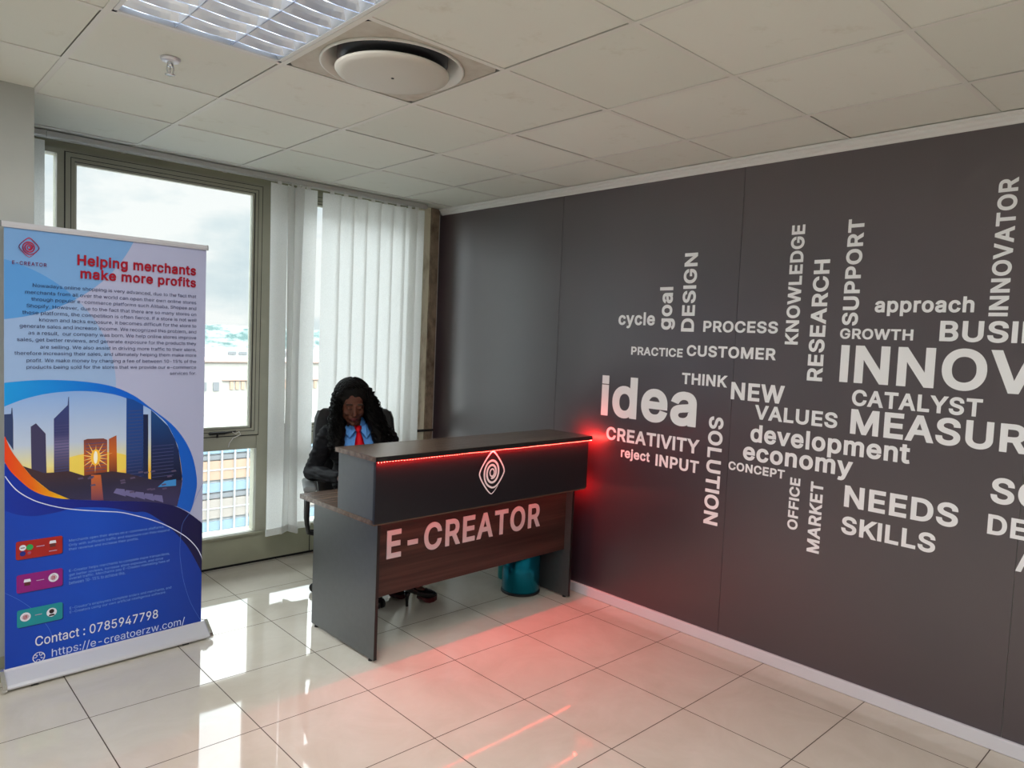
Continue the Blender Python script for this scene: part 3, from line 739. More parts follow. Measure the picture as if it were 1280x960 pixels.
WORDS = [
    ('cycle', '', 'h', 0.068, -0.200, 1.704, 1.800),
    ('goal', '', 'u', -0.225, -0.339, 1.700, 1.944),
    ('DESIGN', '', 'u', -0.380, -0.466, 1.692, 2.129),
    ('PROCESS', '', 'h', -0.524, -0.955, 1.692, 1.754),
    ('PRACTICE', '', 'h', -0.040, -0.401, 1.546, 1.596),
    ('CUSTOMER', '', 'h', -0.427, -0.954, 1.556, 1.618),
    ('KNOWLEDGE', '', 'u', -0.995, -1.064, 1.640, 2.230),
    ('RESEARCH', '', 'u', -1.119, -1.197, 1.467, 2.053),
    ('SUPPORT', '', 'u', -1.270, -1.344, 1.738, 2.234),
    ('GROWTH', '', 'h', -1.266, -1.585, 1.675, 1.725),
    ('approach', '', 'h', -1.415, -1.811, 1.783, 1.867),
    ('INNOVATOR', '', 'u', -1.863, -1.932, 1.784, 2.343),
    ('BUSINESS', 'BUSI', 'h', -1.689, -1.971, 1.675, 1.765),
    ('INNOVATION', 'INNO', 'h', -1.277, -1.876, 1.469, 1.648),
    ('CATALYST', '', 'h', -1.342, -1.870, 1.364, 1.441),
    ('MEASUREMENT', 'MEASU', 'h', -1.343, -1.917, 1.230, 1.350),
    ('idea', '', 'h', 0.171, -0.511, 1.158, 1.410),
    ('CREATIVITY', '', 'h', 0.119, -0.543, 1.015, 1.096),
    ('reject', '', 'h', -0.002, -0.216, 0.908, 0.981),
    ('INPUT', '', 'h', -0.257, -0.546, 0.908, 0.977),
    ('SOLUTION', '', 'd', -0.593, -0.682, 0.643, 1.236),
    ('THINK', '', 'h', -0.405, -0.691, 1.398, 1.461),
    ('NEW', '', 'h', -0.715, -1.012, 1.339, 1.431),
    ('VALUES', '', 'h', -0.858, -1.282, 1.247, 1.323),
    ('development', '', 'h', -0.842, -1.609, 1.105, 1.219),
    ('economy', '', 'h', -0.806, -1.368, 1.005, 1.100),
    ('CONCEPT', '', 'h', -0.726, -1.040, 0.962, 1.008),
    ('OFFICE', '', 'u', -1.070, -1.123, 0.718, 0.978),
    ('MARKET', '', 'u', -1.176, -1.237, 0.628, 0.976),
    ('NEEDS', '', 'h', -1.339, -1.814, 0.882, 0.987),
    ('SKILLS', '', 'h', -1.334, -1.736, 0.753, 0.840),
    ('SOCIAL', 'S', 'h', -1.923, -2.006, 1.016, 1.125),
    ('DEMAND', 'D', 'h', -1.922, -1.990, 0.886, 0.969),
    ('ACTION', 'A', 'h', -2.029, -2.112, 0.757, 0.855),
]
B_CORN = [(-0.0128, 1.9891), (0.8356, 2.003), (0.01, 0.0697), (0.8577, 0.0618)]
B_BAR = [(-0.0127, 2.0131), (0.8379, 2.0277)]
B_LOGO = [(0.0518, 1.914), (0.1283, 1.9232), (0.0897, 1.9573), (0.0865, 1.8727)]
B_NAME = [(0.0281, 1.8463), (0.1545, 1.8505), (0.0299, 1.8554), (0.0299, 1.8392)]
B_T1 = [(0.2725, 1.8837), (0.7955, 1.8924), (0.2828, 1.9083), (0.3914, 1.851)]
B_T2 = [(0.2846, 1.8147), (0.7965, 1.8272), (0.379, 1.8466), (0.6202, 1.7953)]
B_BODY = [(0.1026, 0.7984, 1.7488, 1.7377), (0.0751, 0.7989, 1.7182, 1.7093), (0.0974, 0.7993, 1.6893, 1.6808), (0.0802, 0.7997, 1.6595, 1.6495), (0.0643, 0.8001, 1.6306, 1.6239), (0.1266, 0.8005, 1.6016, 1.5952), (0.0547, 0.8009, 1.5718, 1.5634), (0.0865, 0.8013, 1.5427, 1.5367), (0.0452, 0.8017, 1.5136, 1.5068), (0.13, 0.8022, 1.4828, 1.4807), (0.0358, 0.8026, 1.4545, 1.4503), (0.0801, 0.803, 1.4236, 1.4229), (0.0801, 0.8034, 1.3944, 1.3948), (0.6764, 0.8038, 1.3643, 1.3667)]
B_CA = [(0.5085, 1.995), (0.3577, 1.7777), (-0.0013, 1.6041)]
B_CB = [(-0.0009, 1.8579), (0.2592, 1.7188), (0.4338, 1.3597)]
B_OUT = [(-0.0018, 1.3334), (0.0865, 1.3421), (0.1785, 1.3441), (0.3027, 1.3348), (0.4191, 1.3112), (0.5107, 1.2677), (0.582, 1.2105), (0.7062, 1.1008), (0.7849, 0.9712), (0.8176, 0.824), (0.8058, 0.7258), (0.7848, 0.6608)]
B_IN = [(-0.0019, 1.2308), (0.0673, 1.2602), (0.1453, 1.2811), (0.2193, 1.2902), (0.3029, 1.2916), (0.3897, 1.2815), (0.4647, 1.2606), (0.5741, 1.2066), (0.6392, 1.1523), (0.6727, 1.1115), (0.707, 1.0393), (0.7246, 0.985), (0.7433, 0.8501), (0.7358, 0.7707), (0.7196, 0.7014)]
B_OR1 = [(0.0028, 1.1041), (0.0196, 1.0536), (0.0417, 1.0099), (0.0996, 0.9194), (0.1659, 0.849), (0.2414, 0.8012)]
B_OR2 = [(0.0039, 0.9867), (0.0226, 0.9506), (0.0543, 0.9089), (0.093, 0.8657), (0.1325, 0.8374), (0.1863, 0.8131), (0.2414, 0.8004)]
B_WAVE = [(0.0039, 0.9867), (0.0226, 0.9506), (0.0543, 0.9089), (0.093, 0.8657), (0.1325, 0.8374), (0.1863, 0.8147), (0.2484, 0.7987), (0.3927, 0.7731), (0.5465, 0.7494), (0.6273, 0.7316), (0.7111, 0.7026), (0.7805, 0.6569), (0.854, 0.5893)]
B_NAVY = [(0.8585, 0.314), (0.7793, 0.4764), (0.6977, 0.5863), (0.6304, 0.6499), (0.5704, 0.6936), (0.5154, 0.7022), (0.4229, 0.7339), (0.334, 0.7504), (0.2625, 0.7563), (0.1932, 0.746), (0.1127, 0.7419), (0.0478, 0.7569), (0.0023, 0.7812)]
B_LINE = [(0.0025, 0.9313), (0.0257, 0.8906), (0.0543, 0.8549), (0.0996, 0.8181), (0.1459, 0.7923), (0.2138, 0.7647), (0.2838, 0.7452), (0.3781, 0.7252), (0.4688, 0.7021), (0.4606, 0.7082), (0.5281, 0.6825), (0.5977, 0.6519), (0.6638, 0.6154), (0.7262, 0.571), (0.7786, 0.5249), (0.8265, 0.4617), (0.8574, 0.3883)]
B_ARC = [(0.8534, 0.8109), (0.8144, 0.7383), (0.7847, 0.6653), (0.771, 0.6648), (0.7514, 0.6167), (0.7411, 0.5673), (0.736, 0.4722), (0.7427, 0.3987), (0.7583, 0.3047), (0.7949, 0.1866), (0.8531, 0.0702)]
B_B1 = [(-0.0008, 1.1984), (0.0242, 1.1996), (0.0267, 1.2252), (0.0292, 1.2251), (0.0323, 1.1704), (0.0328, 1.0412), (0.0003, 1.1042)]
B_B2 = [(0.0963, 1.1402), (0.1158, 1.1538), (0.1522, 1.1058), (0.1564, 0.9133), (0.0996, 0.9194)]
B_B3 = [(0.1836, 1.1705), (0.2373, 1.2297), (0.24, 1.2668), (0.2427, 1.2668), (0.2452, 0.9198), (0.1847, 0.9221)]
B_B4 = [(0.3024, 1.0662), (0.3181, 1.0708), (0.3836, 1.0687), (0.3999, 1.0609), (0.4009, 0.8869), (0.3046, 0.8973)]
B_B5 = [(0.4073, 1.0645), (0.4394, 1.0798), (0.443, 0.8992), (0.4083, 0.9028)]
B_B6 = [(0.4815, 1.256), (0.5109, 1.2468), (0.5565, 1.2183), (0.5599, 0.8526), (0.483, 0.8612)]
B_B7 = [(0.5569, 1.1733), (0.5792, 1.1723), (0.5823, 0.8501), (0.5599, 0.8526)]
B_B8 = [(0.5918, 1.1931), (0.6064, 1.1796), (0.6727, 1.1097), (0.707, 1.0393), (0.7246, 0.985), (0.7433, 0.8501), (0.7395, 0.8148), (0.5953, 0.84)]
B_GR = [(0.0672, 0.9691), (0.1457, 0.9301), (0.248, 0.9275), (0.3045, 0.9014), (0.3624, 0.9076), (0.4218, 0.9097), (0.4827, 0.895), (0.6098, 0.8471), (0.7436, 0.8322), (0.7358, 0.7707), (0.7196, 0.7014), (0.5465, 0.7494), (0.3927, 0.7731), (0.2484, 0.7987), (0.1659, 0.849), (0.0996, 0.9194)]
B_SUN = [(0.3511, 0.9826)]
B_REF = [(0.3333, 0.9024), (0.3735, 0.8982), (0.3853, 0.7766), (0.3339, 0.7834)]
B_TENT = [(0.4297, 0.842), (0.594, 0.8055), (0.652, 0.7371), (0.4226, 0.7843)]
B_POOL = [(0.6592, 0.8372), (0.7136, 0.84), (0.714, 0.8071), (0.6265, 0.8104)]
B_BOX = [[(0.0407, 0.5964), (0.2177, 0.5893), (0.0394, 0.6373), (0.0406, 0.5557)], [(0.0432, 0.449), (0.2188, 0.4406), (0.0426, 0.4876), (0.0439, 0.4062)], [(0.0445, 0.2926), (0.2192, 0.2825), (0.0438, 0.3298), (0.0451, 0.2512)]]
B_TX = [[(0.2439, 0.611), (0.6584, 0.6045)], [(0.2426, 0.5885), (0.6837, 0.5856)], [(0.2426, 0.569), (0.5397, 0.5658)], [(0.2444, 0.4671), (0.6851, 0.4666)], [(0.2444, 0.4481), (0.6546, 0.4468)], [(0.2445, 0.429), (0.6855, 0.4326)], [(0.2445, 0.4126), (0.4808, 0.4103)], [(0.2472, 0.2918), (0.6955, 0.2912)], [(0.2473, 0.2737), (0.6704, 0.2729)]]
B_CT = [(0.1124, 0.1831), (0.6322, 0.1622), (0.1334, 0.1942), (0.1334, 0.1528)]
B_UR = [(0.1762, 0.0973), (0.7641, 0.0908), (0.1783, 0.1198), (0.2627, 0.053)]
B_GL = [(0.1264, 0.0965), (0.1027, 0.1001)]

# ------------------------------------------------------------------ the room
XW = 2.7445          # mural surface
def struct(ob):
    ob['kind'] = 'structure'
    return ob

X0, Y0 = -3.3, -5.3
mb = MB()
mb.box(X0, 2.85, Y0, 2.2, -0.12, 0.0)
struct(mb.build('floor', M['floor']))

# ceiling: tiles resting in a tee grid, three light cells and one diffuser cell left open
GX, GY, DX, DY = 0.5041, -2.4447, 0.5925, 0.5966
def cx_(i): return GX + DX * i
def cy_(j): return GY + DY * j
LIGHTS = [(-1, 2), (-5, 3), (-5, -1), (-2, -3), (1, -4), (-4, -4)]      # lower-left cell, each two cells long in y
light_cells = set()
for (i, j) in LIGHTS:
    light_cells |= {(i, j), (i, j + 1)}
DIFF = (0, 3)
mb = MB()
rnd = random.Random(3)
for i in range(-8, 5):
    for j in range(-6, 9):
        if (i, j) in light_cells or (i, j) == DIFF:
            continue
        xa, xb = max(cx_(i), X0), min(cx_(i + 1), 2.75)
        ya, yb = max(cy_(j), Y0), min(cy_(j + 1), 2.05)
        if xb - xa < 0.03 or yb - ya < 0.03:
            continue
        g = [0.008 + 0.006 * (rnd.random() < 0.3) for _ in range(4)]
        mb.box(xa + g[0], xb - g[1], ya + g[2], yb - g[3], H + 0.004, H + 0.018)
mb.box(X0 - 0.1, 2.95, Y0 - 0.1, 2.2, H + 0.32, H + 0.42, 1)
mb.box(X0, 2.95, 2.06, 2.2, H + 0.02, H + 0.33, 1)
struct(mb.build('ceiling', [M['tile'], M['dark_void']]))
mb = MB()
for i in range(-6, 5):
    x = cx_(i)
    if X0 < x < 2.74:
        segs = [(Y0, 2.05)]
        for (li, lj) in LIGHTS:
            pass
        for a, b_ in segs:
            mb.box(x - 0.011, x + 0.011, a, b_, H, H + 0.003)
            mb.box(x - 0.0015, x + 0.0015, a, b_, H + 0.003, H + 0.04)
for j in range(-5, 9):
    y = cy_(j)
    if Y0 < y < 2.05:
        cuts = []
        for (li, lj) in LIGHTS:
            if j == lj + 1:
                cuts.append((cx_(li), cx_(li + 1)))
        cuts.sort()
        a = X0
        for c0, c1 in cuts + [(2.74, 2.74)]:
            if c0 - a > 0.02:
                mb.box(a, c0, y - 0.011, y + 0.011, H + 0.0004, H + 0.0034)
                mb.box(a, c0, y - 0.0015, y + 0.0015, H + 0.0034, H + 0.04)
            a = c1
struct(mb.build('trim_1', M['tee']))

# walls
mb = MB()
mb.box(XW + 0.004, 2.9, Y0, 2.2, 0.0, H + 0.32)
struct(mb.build('wall_right', M['wall_grey']))
mb = MB()
mb.box(X0 - 0.12, X0, Y0, 2.2, 0.0, H + 0.32)
struct(mb.build('wall_left', M['mid_grey']))
mb = MB()
mb.box(X0 - 0.1, 2.9, Y0 - 0.12, Y0, 0.0, H + 0.32)
struct(mb.build('wall_front', M['mid_grey']))
# the grey column that the banner stands in front of
mb = MB()
mb.box(X0, -0.097, 1.06, 2.2, 0.115, H + 0.32)
mb.box(X0, -0.099, 1.052, 1.2, 0.0, 0.115, 1)
struct(mb.build('pillar', [M['wall_grey'], M['panel']]))
# wall below and above the windows
mb = MB()
mb.box(-0.1, 2.80, 2.03, 2.16, 0.0, 0.02, 1)  # near-black recessed strip, paints the shadow line along the floor
mb.box(-0.1, 2.80, 2.006, 2.16, 0.022, 0.212)
mb.box(-0.1, 2.80, 1.985, 2.16, 0.212, 0.226)
mb.box(-0.1, 2.80, 2.02, 2.16, 2.565, H + 0.32)
mb.box(2.555, 2.80, 2.035, 2.16, 0.226, 2.565)
mb.box(1.742, 1.747, 2.004, 2.03, 0.022, 0.212, 1)
struct(mb.build('wall_back', [M['panel'], M['dark_void']]))
# rough corner column with flaking beige board
mb = MB()
mb.box(2.642, 2.716, 1.872, 2.03, 0.0, 2.60)
mb.box(2.552, 2.6415, 1.885, 2.03, 0.0, 2.60, 1)
struct(mb.build('pillar_corner', [M['brown_pillar'], M['beige_pillar']]))
mb = MB()
mb.box(2.718, 2.742, 1.900, 1.925, 0.0, 2.56)
struct(mb.build('trim_2', M['moulding']))
mb = MB()
mb.box(2.545, 2.72, 1.862, 1.899, 0.856, 0.872)
struct(mb.build('trim_3', M['frame_dark']))
# cornice: stepped moulding along the mural wall
mb = MB()
prof = [(2.7425, 2.555), (2.7365, 2.557), (2.7335, 2.566), (2.724, 2.572), (2.722, 2.584), (2.709, 2.589), (2.707, 2.601), (2.7425, 2.601)]
mb.loft([[(x, -5.25, z) for x, z in prof], [(x, 1.87, z) for x, z in prof]], smooth=False)
struct(mb.build('trim_4', M['moulding']))
# skirting of the mural wall
mb = MB()
mb.rbox((2.7335, -1.70, 0.031), (0.021, 7.14, 0.061), 0.004, 2)
struct(mb.build('baseboard_right', M['skirting']))

# ------------------------------------------------------------------ windows
def frame_rect(mb, x0, x1, z0, z1, w, y0, y1, mi=0, wl=None, wr=None, wt=None, wb=None):
    wl = w if wl is None else wl; wr = w if wr is None else wr
    wt = w if wt is None else wt; wb = w if wb is None else wb
    if wl: mb.box(x0, x0 + wl, y0, y1, z0, z1, mi)
    if wr: mb.box(x1 - wr, x1, y0, y1, z0, z1, mi)
    if wt: mb.box(x0 + wl, x1 - wr, y0, y1, z1 - wt, z1, mi)
    if wb: mb.box(x0 + wl, x1 - wr, y0, y1, z0, z0 + wb, mi)

M['bead'] = mat('pale_glazing_bead', srgb(190, 190, 172), 0.45)
def window(n, x0, x1, handle):
    """fixed lower light under a mid rail, opening sash above"""
    mb = MB()
    frame_rect(mb, x0, x1, 0.226, 2.565, 0.035, 2.00, 2.10, 0, wl=0.036, wr=0.078, wt=0.016, wb=0.004)
    mb.box(x0 + 0.036, x1 - 0.078, 2.005, 2.09, 0.801, 0.893)
    win = struct(mb.build(f'window_{n}', M['frame']))
    xs0, xs1 = x0 + 0.040, x1 - 0.072
    mb = MB()
    frame_rect(mb, xs0 - 0.006, xs1 + 0.006, 0.890, 2.5525, 0.0075, 1.9985, 2.05)
    frame_rect(mb, xs0 + 0.024, xs1 - 0.024, 0.921, 2.524, 0.0035, 1.9932, 2.05)
    frame_rect(mb, xs0 + 0.040, xs1 - 0.040, 0.937, 2.508, 0.006, 2.000, 2.05)
    mb.build('gasket', M['frame_dark'], win)
    mb = MB()
    frame_rect(mb, xs0, xs1, 0.897, 2.548, 0.044, 1.994, 2.05)
    sash = mb.build('sash', M['frame'], win)
    mb = MB()
    frame_rect(mb, xs0 + 0.045, xs1 - 0.045, 0.942, 2.503, 0.013, 2.012, 2.05)
    mb.build('glazing_bead', M['bead'], sash)
    mb = MB()
    mb.box(xs0 + 0.05, xs1 - 0.05, 2.034, 2.040, 0.945, 2.50)
    mb.build('pane', M['glass'], win)
    mb = MB()
    mb.box(x0 + 0.03, x1 - 0.07, 2.034, 2.040, 0.228, 0.803)
    mb.build('pane', M['glass'], win)
    if handle:
        mb = MB()
        hx = handle
        mb.box(hx - 0.045, hx + 0.055, 1.986, 1.994, 0.908, 0.928)
        mb.tube([(hx - 0.055, 1.978, 0.921), (hx - 0.02, 1.975, 0.919), (hx + 0.05, 1.973, 0.921), (hx + 0.12, 1.975, 0.927)], [0.006, 0.009, 0.008, 0.005])
        mb.tube([(hx, 1.985, 0.918), (hx, 1.970, 0.915), (hx - 0.004, 1.968, 0.892)], 0.007)
        mb.build('handle', M['black'], win)
        mb = MB()
        pts = [(hx + 0.095, 1.968, 0.925), (hx + 0.115, 1.967, 0.912), (hx + 0.14, 1.968, 0.925), (hx + 0.15, 1.967, 0.905),
               (hx + 0.10, 1.967, 0.885), (hx + 0.075, 1.968, 0.850), (hx + 0.07, 1.968, 0.825)]
        mb.tube(pts, 0.0028, 6)
        mb.build('plastic_tie', M['moulding'], win)
    return win

window(1, 0.166, 1.412, 1.06)
window(2, 1.412, 2.60, None)
mb = MB()
mb.box(-0.09, 0.004, 2.0, 2.10, 0.226, 2.565)
mb.box(0.004, 0.166, 2.0, 2.10, 2.535, 2.565)
w3 = struct(mb.build('window_3', M['frame']))
mb = MB()
mb.box(0.0, 0.17, 2.034, 2.04, 0.226, 2.54)
mb.build('pane', M['glass'], w3)

# ------------------------------------------------------------------ vertical blinds
YB = 1.81
def slat(parent, x, ang, z0=0.235, z1=2.552, w=0.127, twist=0.0, bow=0.004, lean=0.0):
    n, k = 14, 6
    mb = MB()
    grid = []
    for a in range(n + 1):
        s = a / n
        z = z1 + (z0 - z1) * s
        th = ang + twist * math.sin(s * PI * 0.9) + 0.04 * math.sin(3 * s + x * 20)
        row = []
        for c in range(k + 1):
            q = (c / k - 0.5)
            off = bow * math.cos(q * PI) * (1 + 0.3 * math.sin(5 * s + x * 9))
            row.append(mb.bm.verts.new((x + lean * s + q * w * math.cos(th) - off * math.sin(th), YB + q * w * math.sin(th) + off * math.cos(th), z)))
        grid.append(row)
    for a in range(n):
        for c in range(k):
            f = mb.bm.faces.new((grid[a][c], grid[a][c + 1], grid[a + 1][c + 1], grid[a + 1][c]))
            f.smooth = True
    sl = mb.build('slat', M['fabric'], parent)
    # folded hem with its weight
    mb = MB()
    th = ang
    c_, s_ = math.cos(th), math.sin(th)
    def pt(q, o, z): return (x + lean + q * w * c_ - o * s_, YB + q * w * s_ + o * c_, z)
    ring = lambda z: [pt(-0.5, -0.003, z), pt(0.5, -0.003, z), pt(0.5, 0.004 + bow, z), pt(-0.5, 0.004 + bow, z)]
    mb.loft([ring(z0 - 0.004), ring(z0 + 0.042)], smooth=False)
    mb.build('hem', M['fabric'], sl)
    # carrier clip at the head
    mb = MB()
    mb.rbox((x, YB, z1 + 0.008), (0.03, 0.006, 0.022), 0.002, 1, Matrix.Rotation(ang, 4, 'Z'))
    mb.build('clip', M['moulding'], sl)
    return sl

def head_rail(parent, x0, x1):
    mb = MB()
    ring = lambda x: [(x, YB - 0.020, 2.600), (x, YB - 0.020, 2.574), (x, YB - 0.016, 2.569), (x, YB - 0.006, 2.569),
                      (x, YB - 0.006, 2.576), (x, YB + 0.006, 2.576), (x, YB + 0.006, 2.569), (x, YB + 0.016, 2.569), (x, YB + 0.020, 2.574), (x, YB + 0.020, 2.600)]
    mb.loft([ring(x0), ring(x1)], smooth=False)
    return mb.build('head_rail', M['alu_white'], parent)
M['alu_white'] = mat('white_aluminium_rail', srgb(196, 196, 192), 0.35, 0.2)

bl = thing('vertical_blind', 'white vertical fabric blind drawn across the corner window behind the reception desk', 'blind', (0, 0, 0))
head_rail(bl, 0.082, 2.54)
for k, xs_ in enumerate((1.750, 1.858, 1.966, 2.075, 2.182, 2.290, 2.392, 2.455)):
    slat(bl, xs_, math.radians(-13 + rnd.uniform(-3, 3)), bow=0.006)
# slats bunched together in front of the mullion
slat(bl, 1.372, math.radians(6), twist=0.10, z0=0.24, w=0.127, lean=0.015)
slat(bl, 1.462, math.radians(38), twist=0.2, z0=0.25)
slat(bl, 1.505, math.radians(105), twist=-0.35, z0=0.245)
slat(bl, 1.575, math.radians(-7), twist=0.12, z0=0.26)
bl2 = thing('vertical_blind', 'narrow stack of white blind slats between the grey pillar and the window frame', 'blind', (0, 0, 0))
head_rail(bl2, -0.09, 0.078)
slat(bl2, 0.012, math.radians(5), z0=0.24)
slat(bl2, -0.045, math.radians(14), z0=0.24)

# ------------------------------------------------------------------ the view outside
F = 1.856
def fx(x): return -0.722 + (x + 0.722) * F
def fz(z): return 1.605 + (z - 1.605) * F
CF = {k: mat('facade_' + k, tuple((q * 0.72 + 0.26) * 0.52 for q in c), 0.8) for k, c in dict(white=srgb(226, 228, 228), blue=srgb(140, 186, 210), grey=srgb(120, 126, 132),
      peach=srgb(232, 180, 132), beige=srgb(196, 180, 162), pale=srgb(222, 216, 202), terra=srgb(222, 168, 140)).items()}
off = thing('office_building', 'office block with blue and peach panel bands seen low through the window', 'building', (0, 0, 0))
mb = MB()
mb.box(-25, 52, 58.3, 76, -60, fz(-3.55))
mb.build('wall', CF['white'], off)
mb = MB()
mb.box(-24.8, 51.8, 58.6, 75.8, fz(-3.55), fz(-3.54))
mb.build('roof', mat('roof_felt', (0.13, 0.125, 0.115), 0.9), off)
z = fz(-3.70)
per = (5.635 - 3.86) * F
for r_ in range(5):
    zt = z - r_ * per
    for nm, a, b_, cc in (('spandrel', 0.0, 0.42, 'blue'), ('window_band', 0.50, 0.70, 'grey'), ('window_band', 0.76, 1.63, 'peach' if r_ == 0 else 'beige')):
        mb = MB()
        mb.box(-24.5, 51.5, 58.1, 58.35, zt - b_ * F, zt - a * F)
        mb.build(nm, CF[cc], off)
        if a > 0.7:
            mb = MB()
            mb.box(-24.5, 51.5, 58.05, 58.30, zt - 1.20 * F, zt - 1.14 * F)
            mb.build('transom', CF['white'], off)
mb = MB()
k = -24
while k < 52:
    mb.box(k, k + 0.13, 57.95, 58.3, -40, fz(-3.58))
    k += 0.60 * F
o = mb.build('mullion', CF['white'], off)
o['kind'] = 'stuff'

far = thing('apartment_building', 'long pale building with an orange band of windows seen beyond the office block', 'building', (0, 0, 0))
G = 1.797
def gz(z): return 1.605 + (z - 1.605) * G
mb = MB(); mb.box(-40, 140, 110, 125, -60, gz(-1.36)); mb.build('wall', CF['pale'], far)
mb = MB(); mb.box(-40, 140, 109.6, 126, gz(-1.36), gz(-1.26)); mb.build('roof_edge', CF['terra'], far)
for q in range(40):
    x = 44.0 + q * 0.9
    if q % 9 != 8:
        mb = MB()
        mb.box(x, x + 0.5, 109.8, 110.2, gz(-3.75), gz(-3.05))
        mb.build('window', CF['peach'], far)
mb = MB(); mb.box(42.8, 82, 109.7, 110.1, gz(-2.98), gz(-2.90)); mb.build('canopy', CF['terra'], far)
for q in range(7):
    mb = MB()
    mb.box(30.0 + q * 1.9, 30.9 + q * 1.9, 109.85, 110.1, gz(-3.85), gz(-3.10))
    mb.build('window', CF['grey'], far)
wb = thing('white_building', 'small white flat-roofed building in front of the green hill outside', 'building', (0, 0, 0))
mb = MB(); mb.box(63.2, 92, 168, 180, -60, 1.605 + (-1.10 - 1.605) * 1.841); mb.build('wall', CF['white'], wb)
for q in range(6):
    mb = MB()
    mb.box(66.5 + q * 2.6, 68.4 + q * 2.6, 167.8, 168.1, -4.6, -3.9)
    mb.build('window', CF['grey'], wb)
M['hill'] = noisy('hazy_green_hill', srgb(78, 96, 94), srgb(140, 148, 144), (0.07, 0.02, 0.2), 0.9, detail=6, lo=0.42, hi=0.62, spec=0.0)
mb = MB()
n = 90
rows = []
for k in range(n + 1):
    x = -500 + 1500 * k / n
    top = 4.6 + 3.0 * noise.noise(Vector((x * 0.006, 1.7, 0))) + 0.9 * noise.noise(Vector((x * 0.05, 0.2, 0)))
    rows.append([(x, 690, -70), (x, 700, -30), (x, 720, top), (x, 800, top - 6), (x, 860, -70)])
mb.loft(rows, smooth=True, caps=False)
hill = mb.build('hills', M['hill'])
struct(hill)
mb = MB()
mb.box(-600, 1100, 8, 1200, -62, -60)
struct(mb.build('ground', mat('street_ground', (0.35, 0.34, 0.32), 0.9)))

# ------------------------------------------------------------------ dark word mural on the right wall
mural = thing('wall_mural', 'dark wallpaper mural printed with white business words, covering the right wall', 'wall mural', (XW, 0, 0))
edges_y = [1.898, 0.569, -0.722, -2.030, -3.34, -4.65, -5.29]
for a, b_ in zip(edges_y, edges_y[1:]):
    mb = MB()
    mb.box(-0.0015, 0.003, b_ + 0.0012, a - 0.0012, 0.0, 2.560)
    mb.build('wallpaper_sheet', M['mural'], mural)
def wall_h(u, v, w): return (-0.0017 - w, -u, v)
for body, pre, mode, ya, yb, za, zb in WORDS:
    mb = MB()
    if mode == 'h':
        text_into(mb, body, (-ya, -yb, za, zb), wall_h, 0.026, pre, thick=0.0005)
    elif mode == 'u':       # reads upwards: glyph tops point towards the window (+y)
        text_into(mb, body, (za, zb, yb, ya), lambda u, v, w: (-0.0017 - w, v, u), 0.026, pre, thick=0.0005)
    else:                   # reads downwards: glyph tops point away from the window (-y)
        text_into(mb, body, (-zb, -za, -ya, -yb), lambda u, v, w: (-0.0017 - w, -v, -u), 0.026, pre, thick=0.0005)
    o = mb.build('printed_word', M['letter_white'], mural)
    if body == 'INNOVATION':
        o['label'] = 'largest white word, cut off by the frame, reading INNOV'
    else:
        n_vis = {'BUSINESS': 'BUSI', 'MEASUREMENT': 'MEASUR', 'SOCIAL': 'SO', 'DEMAND': 'DE', 'ACTION': 'A'}.get(body, body)
        o['label'] = 'white printed word ' + n_vis + (' running upwards' if mode == 'u' else ' running downwards' if mode == 'd' else '')

